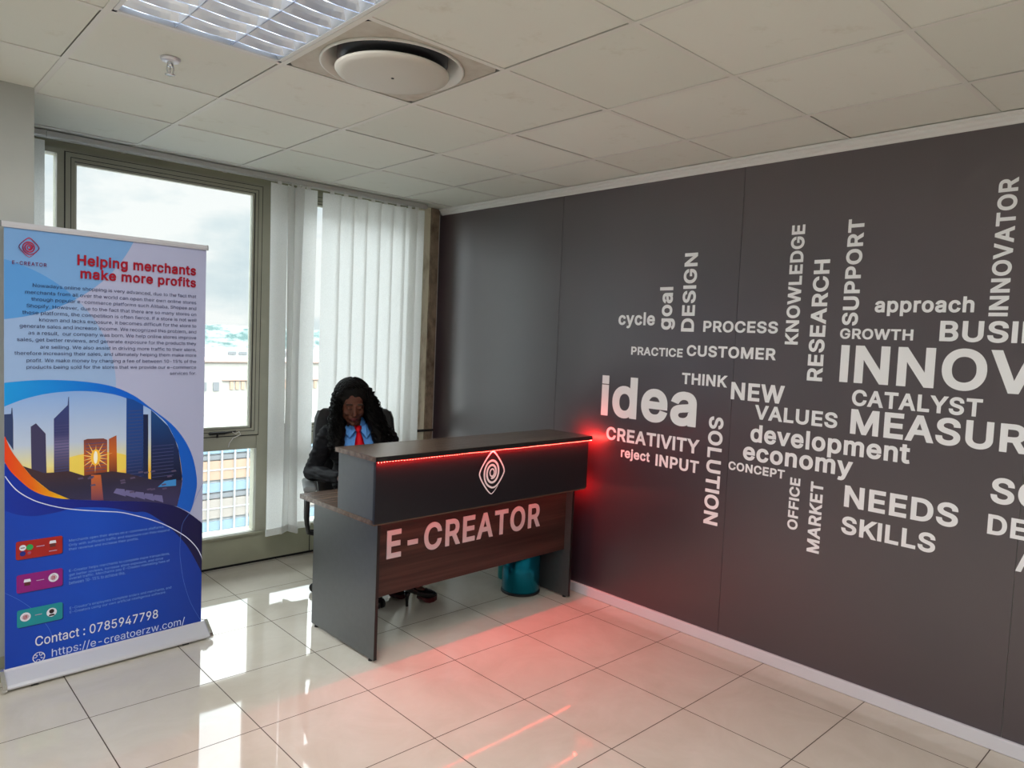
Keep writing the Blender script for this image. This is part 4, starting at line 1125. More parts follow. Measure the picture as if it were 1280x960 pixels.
# ------------------------------------------------------------------ ceiling fittings
def troffer(i, j, label):
    """louvred light, one tile wide and two long"""
    x0, x1, y0, y1 = cx_(i), cx_(i + 1), cy_(j), cy_(j + 2)
    w, l = x1 - x0 - 0.024, y1 - y0 - 0.024
    r = thing('ceiling_light', label, 'ceiling light', ((x0 + x1) / 2, (y0 + y1) / 2, H), 0, 'louvred lights in the ceiling grid')
    mb = MB()
    hw, hl, ht = w / 2, l / 2, 0.10
    v = lambda x, y, z: (x, y, z)
    mb.poly([v(-hw, -hl, ht), v(hw, -hl, ht), v(hw, hl, ht), v(-hw, hl, ht)])
    mb.poly([v(-hw, -hl, 0), v(hw, -hl, 0), v(hw, -hl, ht), v(-hw, -hl, ht)])
    mb.poly([v(-hw, hl, 0), v(hw, hl, 0), v(hw, hl, ht), v(-hw, hl, ht)])
    mb.poly([v(-hw, -hl, 0), v(-hw, hl, 0), v(-hw, hl, ht), v(-hw, -hl, ht)])
    mb.poly([v(hw, -hl, 0), v(hw, hl, 0), v(hw, hl, ht), v(hw, -hl, ht)])
    mb.build('housing', M['reflector'], r)
    mb = MB()
    for a, b_, c, d in ((-hw, hw, -hl, -hl + 0.014), (-hw, hw, hl - 0.014, hl), (-hw, -hw + 0.014, -hl, hl), (hw - 0.014, hw, -hl, hl)):
        mb.box(a, b_, c, d, 0.0005, 0.006)
    mb.build('rim', M['moulding'], r)
    for q in (-1, 0, 1):
        mb = MB()
        mb.tube([(q * w / 3, -hl + 0.04, 0.075), (q * w / 3, hl - 0.04, 0.075)], 0.013, 12)
        mb.build('fluorescent_tube', M['tube'], r)
    # specular louvre: two long dividers and a ladder of curved cross blades
    mb = MB()
    for q in (-0.5, 0.5):
        x = q * 2 * w / 6
        for s in (-1, 1):
            ring = []
            pr = [(0.002, 0.004), (0.007, 0.022), (0.014, 0.046)]
            for (dx, z) in pr:
                ring.append([(x + s * dx, -hl + 0.014, z), (x + s * dx, hl - 0.014, z)])
            for a, b_ in zip(ring, ring[1:]):
                f = mb.poly([a[0], a[1], b_[1], b_[0]])
    for s, x in ((1, -hw + 0.014), (-1, hw - 0.014)):
        mb.poly([(x, -hl + 0.014, 0.004), (x, hl - 0.014, 0.004), (x + s * 0.03, hl - 0.014, 0.05), (x + s * 0.03, -hl + 0.014, 0.05)])
    nb = 13
    for q in range(nb):
        y = -hl + 0.014 + (l - 0.028) * (q + 0.5) / nb
        for cidx in range(3):
            xa = -w / 2 + w * cidx / 3
            xb = xa + w / 3
            for s in (-1, 1):
                rows = []
                for (dy, z) in ((0.0025, 0.006), (0.010, 0.024), (0.022, 0.046)):
                    rows.append([(xa + (xb - xa) * e / 6, y + s * (dy + 0.016 * (2 * e / 6 - 1) ** 2 * (z / 0.046)), z - 0.004 * (1 - (2 * e / 6 - 1) ** 2)) for e in range(7)])
                for a, b_ in zip(rows, rows[1:]):
                    for e in range(6):
                        f = mb.poly([a[e], a[e + 1], b_[e + 1], b_[e]])
                        f.smooth = True
    mb.build('louvre', M['louvre'], r, recalc=False)
    ld = bpy.data.lights.new('ceiling_light_lamp', 'AREA')
    ld.shape = 'RECTANGLE'
    ld.size, ld.size_y = w - 0.06, l - 0.06
    ld.energy = LAMP_POWER
    ld.color = (0.97, 0.98, 1.0)
    lo = bpy.data.objects.new('ceiling_light_lamp', ld)
    COL.objects.link(lo)
    lo.parent = r
    lo.location = (0, 0, -0.004)
    lo.visible_glossy = False
    return r

M['reflector'] = mat('white_reflector', (0.75, 0.78, 0.82), 0.35)
M['tube'] = mat('lit_tube', (0.9, 0.9, 0.9), 0.4, emit=(0.86, 0.93, 1.0), estr=3.2)
M['louvre'] = mat('mirror_louvre', (0.86, 0.91, 1.0), 0.26, 0.65)
troffer(*LIGHTS[0], 'louvred fluorescent ceiling light beside the round air diffuser')
for c in LIGHTS[1:]:  # unseen fixtures added behind the camera to brighten the room
    troffer(*c, 'added louvred ceiling light behind the viewer, unseen, to brighten the room')

# round diffuser in its square plate
dx0, dx1, dy0, dy1 = cx_(0), cx_(1), cy_(3), cy_(4)
df = thing('air_diffuser', 'round white ceiling air diffuser with a hanging disc, set in one ceiling tile', 'air vent', ((dx0 + dx1) / 2, (dy0 + dy1) / 2, H))
mb = MB()
hx, hy, R0 = DX / 2 - 0.012, DY / 2 - 0.012, 0.262
N = 64
inner, outer = [], []
for k in range(N):
    a = 2 * PI * (k + 0.5) / N
    c, s = math.cos(a), math.sin(a)
    sc = min(hx / abs(c) if abs(c) > 1e-6 else 9, hy / abs(s) if abs(s) > 1e-6 else 9)
    inner.append(mb.bm.verts.new((R0 * c, R0 * s, 0.004)))
    outer.append(mb.bm.verts.new((sc * c, sc * s, 0.004)))
for k in range(N):
    mb.bm.faces.new((inner[k], inner[(k + 1) % N], outer[(k + 1) % N], outer[k]))
mb.build('square_plate', M['stained_plate'] if 'stained_plate' in M else noisy('dusty_plate', srgb(202, 197, 184), srgb(178, 168, 150), (7, 7, 7), 0.6, lo=0.4, hi=0.75), df)
mb = MB()
mb.lathe([(0.266, 0.003), (0.267, -0.004), (0.260, -0.005), (0.235, 0.030), (0.205, 0.075), (0.195, 0.14)], 64)
mb.build('outer_ring', M['tee'], df)
mb = MB()
mb.lathe([(0.197, 0.135), (0.10, 0.138), (0.0005, 0.138)], 48)
mb.build('duct', M['dark_void'], df)
mb = MB()
for k in range(3):
    a = 0.5 + k * 2 * PI / 3
    mb.tube([(0.17 * math.cos(a), 0.17 * math.sin(a), 0.13), (0.17 * math.cos(a), 0.17 * math.sin(a), -0.02)], 0.004, 6)
mb.lathe([(0.205, 0.10), (0.205, 0.02), (0.150, -0.010), (0.150, 0.10)], 48)
mb.build('inner_cone', M['steel_dark'], df)
mb = MB()
mb.lathe([(0.0005, -0.038), (0.10, -0.0375), (0.18, -0.034), (0.207, -0.028), (0.213, -0.020), (0.205, -0.016), (0.0005, -0.018)], 64)
mb.build('disc', M['disc_white'] if 'disc_white' in M else mat('disc_white', srgb(208, 204, 192), 0.45), df)
mb = MB()
mb.lathe([(0.0005, -0.0405), (0.005, -0.0405), (0.006, -0.037)], 12)
mb.build('screw', M['steel_dark'], df)

spk = thing('fire_sprinkler', 'small chrome fire sprinkler head on the ceiling tile left of the louvred light', 'sprinkler', (0.194, 0.219, H))
mb = MB(); mb.lathe([(0.0005, 0.003), (0.036, 0.003), (0.036, -0.002), (0.030, -0.009), (0.014, -0.011), (0.0005, -0.011)], 28)
mb.build('escutcheon', M['alu'], spk)
mb = MB(); mb.lathe([(0.011, -0.010), (0.011, -0.026), (0.008, -0.028), (0.0005, -0.028)], 16)
for s in (-1, 1):
    mb.tube([(s * 0.010, 0, -0.024), (s * 0.013, 0, -0.036), (s * 0.009, 0, -0.050), (0, 0, -0.055)], 0.0025, 6)
mb.tube([(0, 0, -0.028), (0, 0, -0.054)], 0.002, 6)
mb.build('frame', M['chrome'], spk)
mb = MB(); mb.lathe([(0.0005, -0.055), (0.017, -0.056), (0.018, -0.058), (0.0005, -0.0585)], 20)
mb.build('deflector', M['chrome'], spk)

# ------------------------------------------------------------------ reception desk
desk = thing('reception_desk', 'dark walnut and charcoal reception desk with red light strips and white lettering', 'reception desk', (1.10, 0.152, 0), math.radians(1.15))
W = 1.545
def dpart(name, mb, m): return mb.build(name, m, desk)
mb = MB(); mb.box(0.0, W, 0.0, 0.715, 0.703, 0.7275)
dpart('worktop', mb, M['wood_top'])
mb = MB(); mb.box(-0.010, W + 0.020, -0.018, 0.345, 1.011, 1.0345)
dpart('counter_top', mb, M['wood_top'])
mb = MB(); mb.box(-0.0105, W + 0.0205, -0.0195, -0.018, 1.0105, 1.0335)
dpart('counter_edge', mb, M['edge_black'])
mb = MB(); mb.box(0.0, 0.018, 0.012, 0.325, 0.728, 1.011); dpart('counter_side', mb, M['laminate'])
mb = MB(); mb.box(W - 0.018, W, 0.012, 0.325, 0.728, 1.011); dpart('counter_side', mb, M['laminate'])
mb = MB(); mb.box(0.0, W, -0.006, 0.0115, 0.712, 1.011); dpart('counter_front', mb, M['counter_black'])
mb = MB(); mb.box(0.018, W - 0.018, 0.30, 0.318, 0.728, 1.011); dpart('counter_back', mb, M['laminate'])
def side_panel(x0, x1):
    mb = MB(); mb.box(x0, x1, 0.062, 0.672, 0.012, 0.703)
    p = dpart('side_panel', mb, M['laminate'])
    mb = MB(); mb.box(x0 + 0.0008, x1 - 0.0008, 0.0608, 0.062, 0.012, 0.703); mb.build('edge_band', M['edge_black'], p)
    for y in (0.10, 0.63):
        mb = MB(); mb.lathe([(0.010, 0.012), (0.012, 0.004), (0.012, 0.0), (0.0005, 0.0)], 14, X=Matrix.Translation(((x0 + x1) / 2, y, 0)))
        mb.build('foot', M['black'], p)
side_panel(0.064, 0.082)
side_panel(1.497, 1.515)
mb = MB(); mb.box(0.0825, 1.4965, 0.112, 0.130, 0.304, 0.7025)
dpart('modesty_panel', mb, M['wood_front'])
# red light strips: tape with bright beads, one below the counter top, one below the worktop edge
M['led_tape'] = mat('red_led_tape', (0.30, 0.0, 0.0), 0.4, emit=(1.0, 0.004, 0.004), estr=1.1)
M['led_bead'] = mat('red_led_bead', (1, 0.2, 0.2), 0.4, emit=(1.0, 0.07, 0.05), estr=70.0)
def led_strip(x0, x1, y, z, sag, power, end_power, end_mat):
    mb = MB()
    n = 30
    pts = []
    for q in range(n + 1):
        x = x0 + (x1 - x0) * q / n
        pts.append((x, y + sag * 0.004 * math.sin(q * 0.9), z + sag * 0.002 * math.sin(q * 1.3)))
    rings = [[(p[0], p[1] - 0.004, p[2] - 0.0012), (p[0], p[1] + 0.004, p[2] - 0.0012), (p[0], p[1] + 0.004, p[2] + 0.0012), (p[0], p[1] - 0.004, p[2] + 0.0012)] for p in pts]
    mb.loft(rings, smooth=False)
    s = mb.build('light_strip', M['led_tape'], desk)
    mb = MB()
    k = 0
    x = x0 + 0.008
    while x < x1:
        q = (x - x0) / (x1 - x0) * n
        i = min(n - 1, int(q)); fr = q - i
        p = Vector(pts[i]).lerp(Vector(pts[i + 1]), fr)
        mb.ball((p.x, p.y - 0.001, p.z - 0.002), (0.0025, 0.0022, 0.0015), sub=1)
        x += 0.0165
    o = mb.build('light_beads', M['led_bead'], s)
    o['kind'] = 'stuff'
    ld = bpy.data.lights.new('light_strip_lamp', 'AREA')
    ld.shape = 'RECTANGLE'
    ld.size, ld.size_y = x1 - x0, 0.006
    ld.energy = LED_POWER * power
    ld.color = (1.0, 0.012, 0.014)
    lo = bpy.data.objects.new('light_strip_lamp', ld)
    COL.objects.link(lo)
    lo.parent = desk
    lo.location = ((x0 + x1) / 2, y, z - 0.005)
    lo.rotation_euler = (math.radians(-14), 0, 0)
    lo.visible_glossy = False
    # the loose end of the tape, turned round the corner towards the wall
    mb = MB()
    mb.loft([[(x1 + 0.001, yy, z - 0.004), (x1 + 0.003, yy, z - 0.004), (x1 + 0.003, yy, z + 0.004), (x1 + 0.001, yy, z + 0.004)] for yy in (y, y + TAIL)], smooth=False)
    for q in range(4):
        mb.ball((x1 + 0.0035, y + 0.006 + q * 0.0165, z), (0.0018, 0.0025, 0.0025), sub=1)
    e_ = mb.build('strip_end', end_mat, s)
    ld = bpy.data.lights.new('light_strip_end_lamp', 'AREA')
    ld.shape = 'RECTANGLE'
    ld.size, ld.size_y = 0.006, TAIL
    ld.energy = LED_POWER * end_power
    ld.color = (1.0, 0.012, 0.014)
    lo = bpy.data.objects.new('light_strip_end_lamp', ld)
    COL.objects.link(lo)
    lo.parent = desk
    lo.location = (x1 + 0.006, y + TAIL / 2, z)
    lo.rotation_euler = (0, math.radians(-90), 0)
    lo.visible_glossy = False
TAIL = 0.14
led_strip(0.0, W + 0.018, -0.0125, 1.0085, 0.4, 1.0, 0.26, M['led_bead'])
led_strip(0.09, W - 0.004, 0.034, 0.7005, 0.3, 0.07, 0.16, M['led_tape'])
# metal clip at the left end of the counter edge
mb = MB(); mb.box(0.004, 0.052, -0.0205, -0.0195, 1.013, 1.027)
dpart('edge_clip', mb, M['frame_dark'])
def dfront(y):
    return lambda u, v, w: (u, y - w, v)
mb = MB()
text_into(mb, 'E-CREATOR', (0.155, 1.262, 0.487, 0.634), dfront(0.1117), 0.021, thick=0.004, spacing=1.06)
lt = mb.build('lettering', M['letter_desk'], desk)
lt['label'] = 'white raised letters reading E-CREATOR'
mb = MB()
draw_logo(mb, 0.742, 0.886, 0.093, 0.118, dfront(-0.0063), 0, 0.0012)
lg = mb.build('emblem', M['letter_white'], desk)
lg['label'] = 'white spiral diamond emblem'

# ------------------------------------------------------------------ roll-up banner
ban = thing('rollup_banner', 'blue and white roll-up advertising banner standing in front of the grey pillar', 'banner stand', (-0.215, 1.0, 0), math.radians(2.4))
BW = 0.848
mb = MB()
prof = [(-0.075, 0.012), (-0.078, 0.020), (-0.070, 0.030), (-0.012, 0.070), (-0.004, 0.078), (0.006, 0.078), (0.040, 0.060), (0.045, 0.012)]
mb.loft([[(x, y, z) for y, z in prof] for x in (-0.006, BW + 0.014)], smooth=False)
base = mb.build('base', M['alu'], ban)
mb = MB()
prof2 = [(-0.086, 0.010), (-0.089, 0.022), (-0.080, 0.035), (-0.018, 0.079), (-0.006, 0.086), (0.010, 0.086), (0.046, 0.068), (0.052, 0.010)]
for x0, x1 in ((-0.022, -0.0055), (BW + 0.0135, BW + 0.030)):
    mb.loft([[(x, y, z) for y, z in prof2] for x in (x0, x1)], smooth=False)
mb.build('end_cap', M['chrome'], base)
for x in (0.10, BW - 0.10):
    mb = MB(); mb.rbox((x, -0.04, 0.006), (0.03, 0.06, 0.011), 0.003, 2); mb.build('foot', M['black'], base)
mb = MB()
pr = [(-0.010, 1.992), (-0.012, 2.004), (-0.008, 2.016), (0.006, 2.018), (0.008, 1.994)]
mb.loft([[(x, y, z) for y, z in pr] for x in (-0.010, BW + 0.002)], smooth=False)
bar = mb.build('top_bar', M['alu'], ban)
mb = MB()
for x0, x1 in ((-0.0135, -0.0102), (BW + 0.0022, BW + 0.0055)):
    mb.loft([[(x, y * 1.15, z + (0.001 if z > 2 else -0.001)) for y, z in pr] for x in (x0, x1)], smooth=False)
mb.build('end_cap', M['grey_plastic'], bar)
mb = MB(); mb.tube([(BW / 2, 0.022, 0.07), (BW / 2, 0.022, 2.0)], 0.008, 10)
mb.build('support_pole', M['alu'], ban)
mb = MB(); mb.box(0, BW, -0.0004, 0.0004, 0.070, 1.996)
sheet = mb.build('printed_sheet', mat('banner_lavender', srgb(176, 180, 208), 0.4), ban)

def pr_mat(name, c): return mat(name, srgb(*c), 0.4)
def grad(name, axis, stops):
    """a print whose ink changes along the sheet (sheet coordinates)"""
    m = mat(name, (0.5, 0.5, 0.5), 0.4)
    t = m.node_tree
    co = nd(t, 'ShaderNodeTexCoord')
    sp = nd(t, 'ShaderNodeSeparateXYZ')
    lo_, hi_ = stops[0][0], stops[-1][0]
    mr = nd(t, 'ShaderNodeMapRange')
    mr.inputs['From Min'].default_value = lo_
    mr.inputs['From Max'].default_value = hi_
    r = ramp(t, [((p - lo_) / (hi_ - lo_), srgb(*c)) for p, c in stops])
    t.links.new(co.outputs['Object'], sp.inputs[0])
    t.links.new(sp.outputs[axis], mr.inputs['Value'])
    t.links.new(mr.outputs[0], r.inputs['Fac'])
    t.links.new(r.outputs[0], t.nodes['Principled BSDF'].inputs['Base Color'])
    return m

LAY = [0]
def art(name, polys, m, label=None):
    LAY[0] += 1
    w = -0.0004 - 0.00012 * LAY[0]
    mb = MB()
    for p in polys:
        pts, tris = fill([[(max(0.0005, min(BW - 0.0005, u)), max(0.0705, min(1.9915, v))) for u, v in p]])
        vv = [mb.bm.verts.new((u, w, v)) for u, v in pts]
        for t_ in tris:
            mb.bm.faces.new([vv[i] for i in t_])
    for f in mb.bm.faces:
        f.normal_update()
        if f.normal.y > 0:
            f.normal_flip()
    o = mb.build(name, m, sheet, recalc=False)
    if label:
        o['label'] = label
    return o
def place_art(du=0):
    w0 = -0.0004 - 0.00012 * LAY[0]
    return lambda u, v, w: (max(0.0003, min(BW - 0.0003, u)), w0, v)

def circ(cx, cz, r, n=120): return [(cx + r * math.cos(2 * PI * k / n), cz + r * math.sin(2 * PI * k / n)) for k in range(n)]
def circ3(a, b_, c):
    ax, ay = a; bx, by = b_; cx, cy = c
    d = 2 * (ax * (by - cy) + bx * (cy - ay) + cx * (ay - by))
    ux = ((ax * ax + ay * ay) * (by - cy) + (bx * bx + by * by) * (cy - ay) + (cx * cx + cy * cy) * (ay - by)) / d
    uy = ((ax * ax + ay * ay) * (cx - bx) + (bx * bx + by * by) * (ax - cx) + (cx * cx + cy * cy) * (bx - ax)) / d
    return ux, uy, math.hypot(ax - ux, ay - uy)
def clip(subj, clipper):
    """convex clip, both counter-clockwise"""
    out = subj
    for i in range(len(clipper)):
        a, b_ = clipper[i], clipper[(i + 1) % len(clipper)]
        ins = lambda p: (b_[0] - a[0]) * (p[1] - a[1]) - (b_[1] - a[1]) * (p[0] - a[0]) >= -1e-9
        res = []
        for k in range(len(out)):
            p, q = out[k - 1], out[k]
            if ins(p) != ins(q):
                d1 = (b_[0] - a[0]) * (p[1] - a[1]) - (b_[1] - a[1]) * (p[0] - a[0])
                d2 = (b_[0] - a[0]) * (q[1] - a[1]) - (b_[1] - a[1]) * (q[0] - a[0])
                s = d1 / (d1 - d2)
                res.append((p[0] + (q[0] - p[0]) * s, p[1] + (q[1] - p[1]) * s))
            if ins(q):
                res.append(q)
        out = res
        if not out:
            break
    return out
def smooth_line(pts, n=6):
    out = []
    for i in range(len(pts) - 1):
        p0 = Vector(pts[max(0, i - 1)]); p1 = Vector(pts[i]); p2 = Vector(pts[i + 1]); p3 = Vector(pts[min(len(pts) - 1, i + 2)])
        for k in range(n):
            s = k / n
            q = 0.5 * ((2 * p1) + (p2 - p0) * s + (2 * p0 - 5 * p1 + 4 * p2 - p3) * s * s + (3 * p1 - p0 - 3 * p2 + p3) * s ** 3)
            out.append((q.x, q.y))
    out.append(tuple(pts[-1]))
    return out

rect = [(0.0, 0.07), (BW, 0.07), (BW, 1.992), (0.0, 1.992)]
CA = circ(*circ3(*B_CA)); CB = circ(*circ3(*B_CB))
ca, cb = clip(CA, rect), clip(CB, rect)
art('pale_circle_print', [cb], pr_mat('print_pale_blue', (150, 178, 216)))
art('blue_circle_print', [ca], pr_mat('print_mid_blue', (120, 165, 214)))
art('overlap_print', [clip(ca, cb)], pr_mat('print_strong_blue', (88, 152, 214)))
# lower blue field and its waves
wave = smooth_line(B_WAVE)
lower = wave + [(BW, 0.07), (0.0, 0.07), (0.0, wave[0][1])]
o_out, o_in = smooth_line(B_OUT), smooth_line(B_IN)
art('blue_ring_print', [o_out + [(0.7196, 0.7014)] + o_in[::-1]], grad('print_ring', 'X', [(0.0, (20, 150, 222)), (0.45, (0, 96, 205)), (0.82, (10, 92, 196))]))
photo = o_in + [(0.5465, 0.7494), (0.3927, 0.7731), (0.2484, 0.7987)] + smooth_line(B_OR1)[::-1]
art('city_sky_print', [photo], grad('print_city_sky', 'Z', [(0.90, (252, 196, 70)), (0.96, (238, 226, 150)), (1.06, (190, 204, 224)), (1.30, (132, 170, 224))]))
ctr = (0.3511, 0.9826)
art('sky_glow_print', [[(ctr[0] + 0.16 * math.cos(a * PI / 20), 0.95 + 0.055 * math.sin(a * PI / 20)) for a in range(40)]], pr_mat('print_glow', (244, 214, 90)))
art('tower_print', [B_B1], pr_mat('print_tower_slate', (44, 62, 104)))
art('tower_print', [B_B2], pr_mat('print_tower_plum', (62, 58, 92)))
art('tower_print', [B_B3], grad('print_tower_violet', 'Z', [(0.92, (52, 40, 62)), (1.05, (118, 108, 150)), (1.10, (58, 60, 110)), (1.25, (50, 66, 120))]))
art('tower_print', [B_B4], grad('print_tower_rust', 'Z', [(0.88, (96, 48, 44)), (0.98, (208, 98, 30)), (1.07, (112, 62, 62))]))
art('tower_print', [B_B5], grad('print_tower_orange', 'Z', [(0.90, (110, 54, 40)), (1.0, (206, 104, 36)), (1.08, (164, 80, 50))]))
art('tower_print', [B_B6], grad('print_tower_navy', 'Z', [(0.85, (14, 30, 74)), (1.0, (30, 66, 128)), (1.26, (18, 74, 152))]))
art('tower_print', [B_B7], pr_mat('print_tower_dark', (22, 34, 72)))
art('tower_print', [B_B8], grad('print_tower_blue', 'Z', [(0.83, (12, 20, 50)), (1.0, (20, 40, 86)), (1.19, (18, 72, 132))]))
strips = []
for (x0, x1, za, zb, st) in ((0.187, 0.243, 0.93, 1.15, 0.013), (0.488, 0.552, 0.87, 1.20, 0.016), (0.60, 0.70, 0.86, 1.03, 0.017), (0.31, 0.395, 0.92, 1.05, 0.014)):
    z = za
    while z < zb:
        strips.append([(x0, z), (x1, z + 0.002), (x1, z + 0.005), (x0, z + 0.003)])
        z += st
art('facade_lines_print', strips, pr_mat('print_facade_lines', (70, 74, 120)))
art('street_print', [B_GR], grad('print_street', 'Z', [(0.74, (56, 52, 92)), (0.85, (44, 40, 66)), (0.93, (66, 44, 50))]))
art('street_glow_print', [B_REF], grad('print_street_glow', 'Z', [(0.77, (110, 60, 86)), (0.90, (206, 104, 40))]))
tents = []
for k in range(5):
    u, v = 0.44 + 0.043 * k, 0.826 - 0.013 * k
    tents.append([(u, v), (u + 0.036, v - 0.008), (u + 0.042, v - 0.044), (u - 0.012, v - 0.020)])
art('tents_print', tents, pr_mat('print_tents', (112, 108, 156)))
art('pool_print', [B_POOL], pr_mat('print_pool', (60, 140, 208)))
roofs = []
rr_ = random.Random(5)
for k in range(26):
    u = rr_.uniform(0.17, 0.70); v = rr_.uniform(0.79, 0.90)
    if v < 0.985 - 1.05 * abs(u - 0.15) ** 0.6 * 0.35:
        continue
    roofs.append([(u, v), (u + 0.02, v + 0.002), (u + 0.024, v - 0.006), (u + 0.002, v - 0.008)])
art('rooftops_print', roofs, pr_mat('print_rooftops', (92, 80, 110)))
rays = []
for k in range(14):
    a = 2 * PI * k / 14 + 0.2
    l_ = 0.058 if k % 2 else 0.075
    p = Vector((math.cos(a), math.sin(a))); q = Vector((-p.y, p.x)) * 0.0045
    c_ = Vector(ctr)
    rays.append([tuple(c_ + q), tuple(c_ + p * l_), tuple(c_ - q)])
art('sun_rays_print', rays, pr_mat('print_sun_rays', (255, 206, 120)))
art('sun_print', [[(ctr[0] + 0.020 * math.cos(a * PI / 10), ctr[1] + 0.038 * math.sin(a * PI / 10)) for a in range(20)]], pr_mat('print_sun_halo', (255, 196, 60)))
art('sun_core_print', [[(ctr[0] + 0.0085 * math.cos(a * PI / 10), ctr[1] + 0.030 * math.sin(a * PI / 10)) for a in range(20)]], pr_mat('print_sun_core', (255, 250, 225)))
art('orange_band_print', [smooth_line(B_OR1) + smooth_line(B_OR2)[::-1] + [(0.0, 0.995), (0.0, 1.10)]], grad('print_orange_band', 'X', [(0.0, (232, 62, 18)), (0.10, (232, 104, 10)), (0.18, (240, 160, 10)), (0.24, (252, 206, 20))]))
art('blue_field_print', [lower], grad('print_blue_field', 'X', [(0.0, (4, 62, 176)), (0.35, (4, 74, 190)), (0.85, (0, 50, 150))]))
navy = smooth_line(B_WAVE) + [(BW, 0.314)] + smooth_line(B_NAVY)
art('navy_wave_print', [navy], grad('print_navy_wave', 'X', [(0.0, (4, 46, 160)), (0.35, (6, 28, 132)), (0.60, (8, 14, 84)), (0.85, (6, 10, 64))]))
def strokes(name, lines, width, m):
    LAY[0] += 1
    mb = MB()
    for ln in lines:
        ribbon(mb, smooth_line(ln, 5), width, place_art())
    return mb.build(name, m, sheet, recalc=False)
ll = [p for i, p in enumerate(B_LINE) if i != 8]
strokes('white_line_print', [ll], 0.0040, pr_mat('print_white_line', (214, 220, 244)))
strokes('thin_arc_print', [B_ARC[:3] + B_ARC[4:], [(0.0, 0.42), (0.06, 0.37), (0.12, 0.30), (0.165, 0.22), (0.18, 0.17)]], 0.0016, pr_mat('print_thin_arc', (80, 120, 205)))
# cards with icons
M['print_white'] = pr_mat('print_white', (226, 228, 238))
M['print_red'] = pr_mat('print_crimson', (168, 16, 54))
M['print_dark'] = pr_mat('print_dark_navy', (34, 40, 84))
cards = [((166, 30, 26), 'print_card_red'), ((142, 20, 122), 'print_card_purple'), ((24, 142, 150), 'print_card_teal')]
for (l_, r_, t_, b_), (c, nm) in zip(B_BOX, cards):
    x0, x1, z1, z0 = l_[0], r_[0], t_[1], b_[1]
    rc = 0.008
    pts = []
    for (qx, qz, a0) in ((x1 - rc, z1 - rc, 0), (x0 + rc, z1 - rc, 90), (x0 + rc, z0 + rc, 180), (x1 - rc, z0 + rc, 270)):
        for k in range(5):
            a = math.radians(a0 + 22.5 * k)
            pts.append((qx + rc * math.cos(a), qz + rc * math.sin(a)))
    art('card_shadow_print', [[(u + 0.004, v - 0.004) for u, v in pts]], pr_mat(nm + '_shadow', (2, 36, 110)))
    art('card_print', [pts], pr_mat(nm, c))
def shop(u, v): return ([[(u - 0.014, v + 0.002), (u + 0.014, v + 0.002), (u + 0.011, v + 0.015), (u - 0.011, v + 0.015)]], [[(u - 0.011, v - 0.014), (u + 0.011, v - 0.014), (u + 0.011, v + 0.001), (u - 0.011, v + 0.001)]])
t1, b1 = shop(0.180, 0.606)
t2, b2 = shop(0.083, 0.449)
art('shop_icon_print', t1 + t2, M['print_white'])
art('shop_icon_print', b1 + b2, pr_mat('print_shop_dark', (90, 40, 40)))
for cc in ((0.066, 0.607, 0.013, 24), (0.183, 0.451, 0.020, 30), (0.076, 0.295, 0.020, 30), (0.176, 0.292, 0.020, 30)):
    art('icon_disc_print', [circ(*cc)], M['print_white'])
art('icon_disc_print', [circ(0.092, 0.606, 0.013, 24)], pr_mat('print_green', (40, 160, 80)))
art('icon_disc_print', [circ(0.066, 0.581, 0.011, 24)], pr_mat('print_icon_blue', (30, 40, 130)))
art('icon_disc_print', [circ(0.090, 0.581, 0.008, 20)], pr_mat('print_icon_pink', (190, 60, 90)))
art('icon_mark_print', [[(0.086, 0.578), (0.094, 0.578), (0.094, 0.585), (0.086, 0.585)], [(0.058, 0.605), (0.074, 0.605), (0.074, 0.609), (0.058, 0.609)]], pr_mat('print_icon_grey', (120, 110, 120)))
art('head_icon_print', [circ(0.176, 0.297, 0.010, 20), [(0.163, 0.276), (0.189, 0.276), (0.184, 0.284), (0.168, 0.284)]], pr_mat('print_head_dark', (40, 26, 30)))
art('arrow_print', [[(0.117, 0.603), (0.148, 0.603), (0.148, 0.606), (0.117, 0.606)], [(0.117, 0.449), (0.146, 0.449), (0.146, 0.452), (0.117, 0.452)], [(0.112, 0.293), (0.138, 0.293), (0.138, 0.296), (0.112, 0.296)],
                    [(0.165, 0.573), (0.196, 0.573), (0.196, 0.576), (0.165, 0.576)]], pr_mat('print_pale_mark', (196, 170, 200)))
LAY[0] += 1
mb = MB()
for (u, v, s) in ((0.183, 0.451, 0.013), (0.076, 0.295, 0.013)):
    draw_logo(mb, u, v, s, s, place_art())
mb.build('small_emblem_print', M['print_red'], sheet, recalc=False)
# header emblem and writing
LAY[0] += 1
mb = MB()
lcx, lcz = 0.0895, 1.9155
draw_logo(mb, lcx, lcz, 0.0375, 0.0415, place_art())
o = mb.build('emblem', grad('print_emblem', 'X', [(0.05, (60, 20, 84)), (0.09, (190, 22, 60)), (0.13, (90, 24, 70))]), sheet, recalc=False)
o['label'] = 'red spiral diamond emblem'
def write(name, lines, m, off_, res=3, label=None, spacing=1.0):
    LAY[0] += 1
    mb = MB()
    for body, r_ in lines:
        text_into(mb, body, r_, place_art(), off_, res=res, spacing=spacing)
    o = mb.build(name, m, sheet, recalc=False)
    if label:
        o['label'] = label
write('name_lettering', [('E-CREATOR', (0.0285, 0.1545, 1.8385, 1.8545))], pr_mat('print_name', (110, 20, 74)), 0.012, spacing=1.15)
write('title_lettering', [('Helping merchants', (0.2725, 0.7960, 1.8470, 1.9070)), ('make more profits', (0.2850, 0.7965, 1.7900, 1.8480))], pr_mat('print_title_red', (158, 12, 40)), 0.026, 4, 'bold crimson heading')
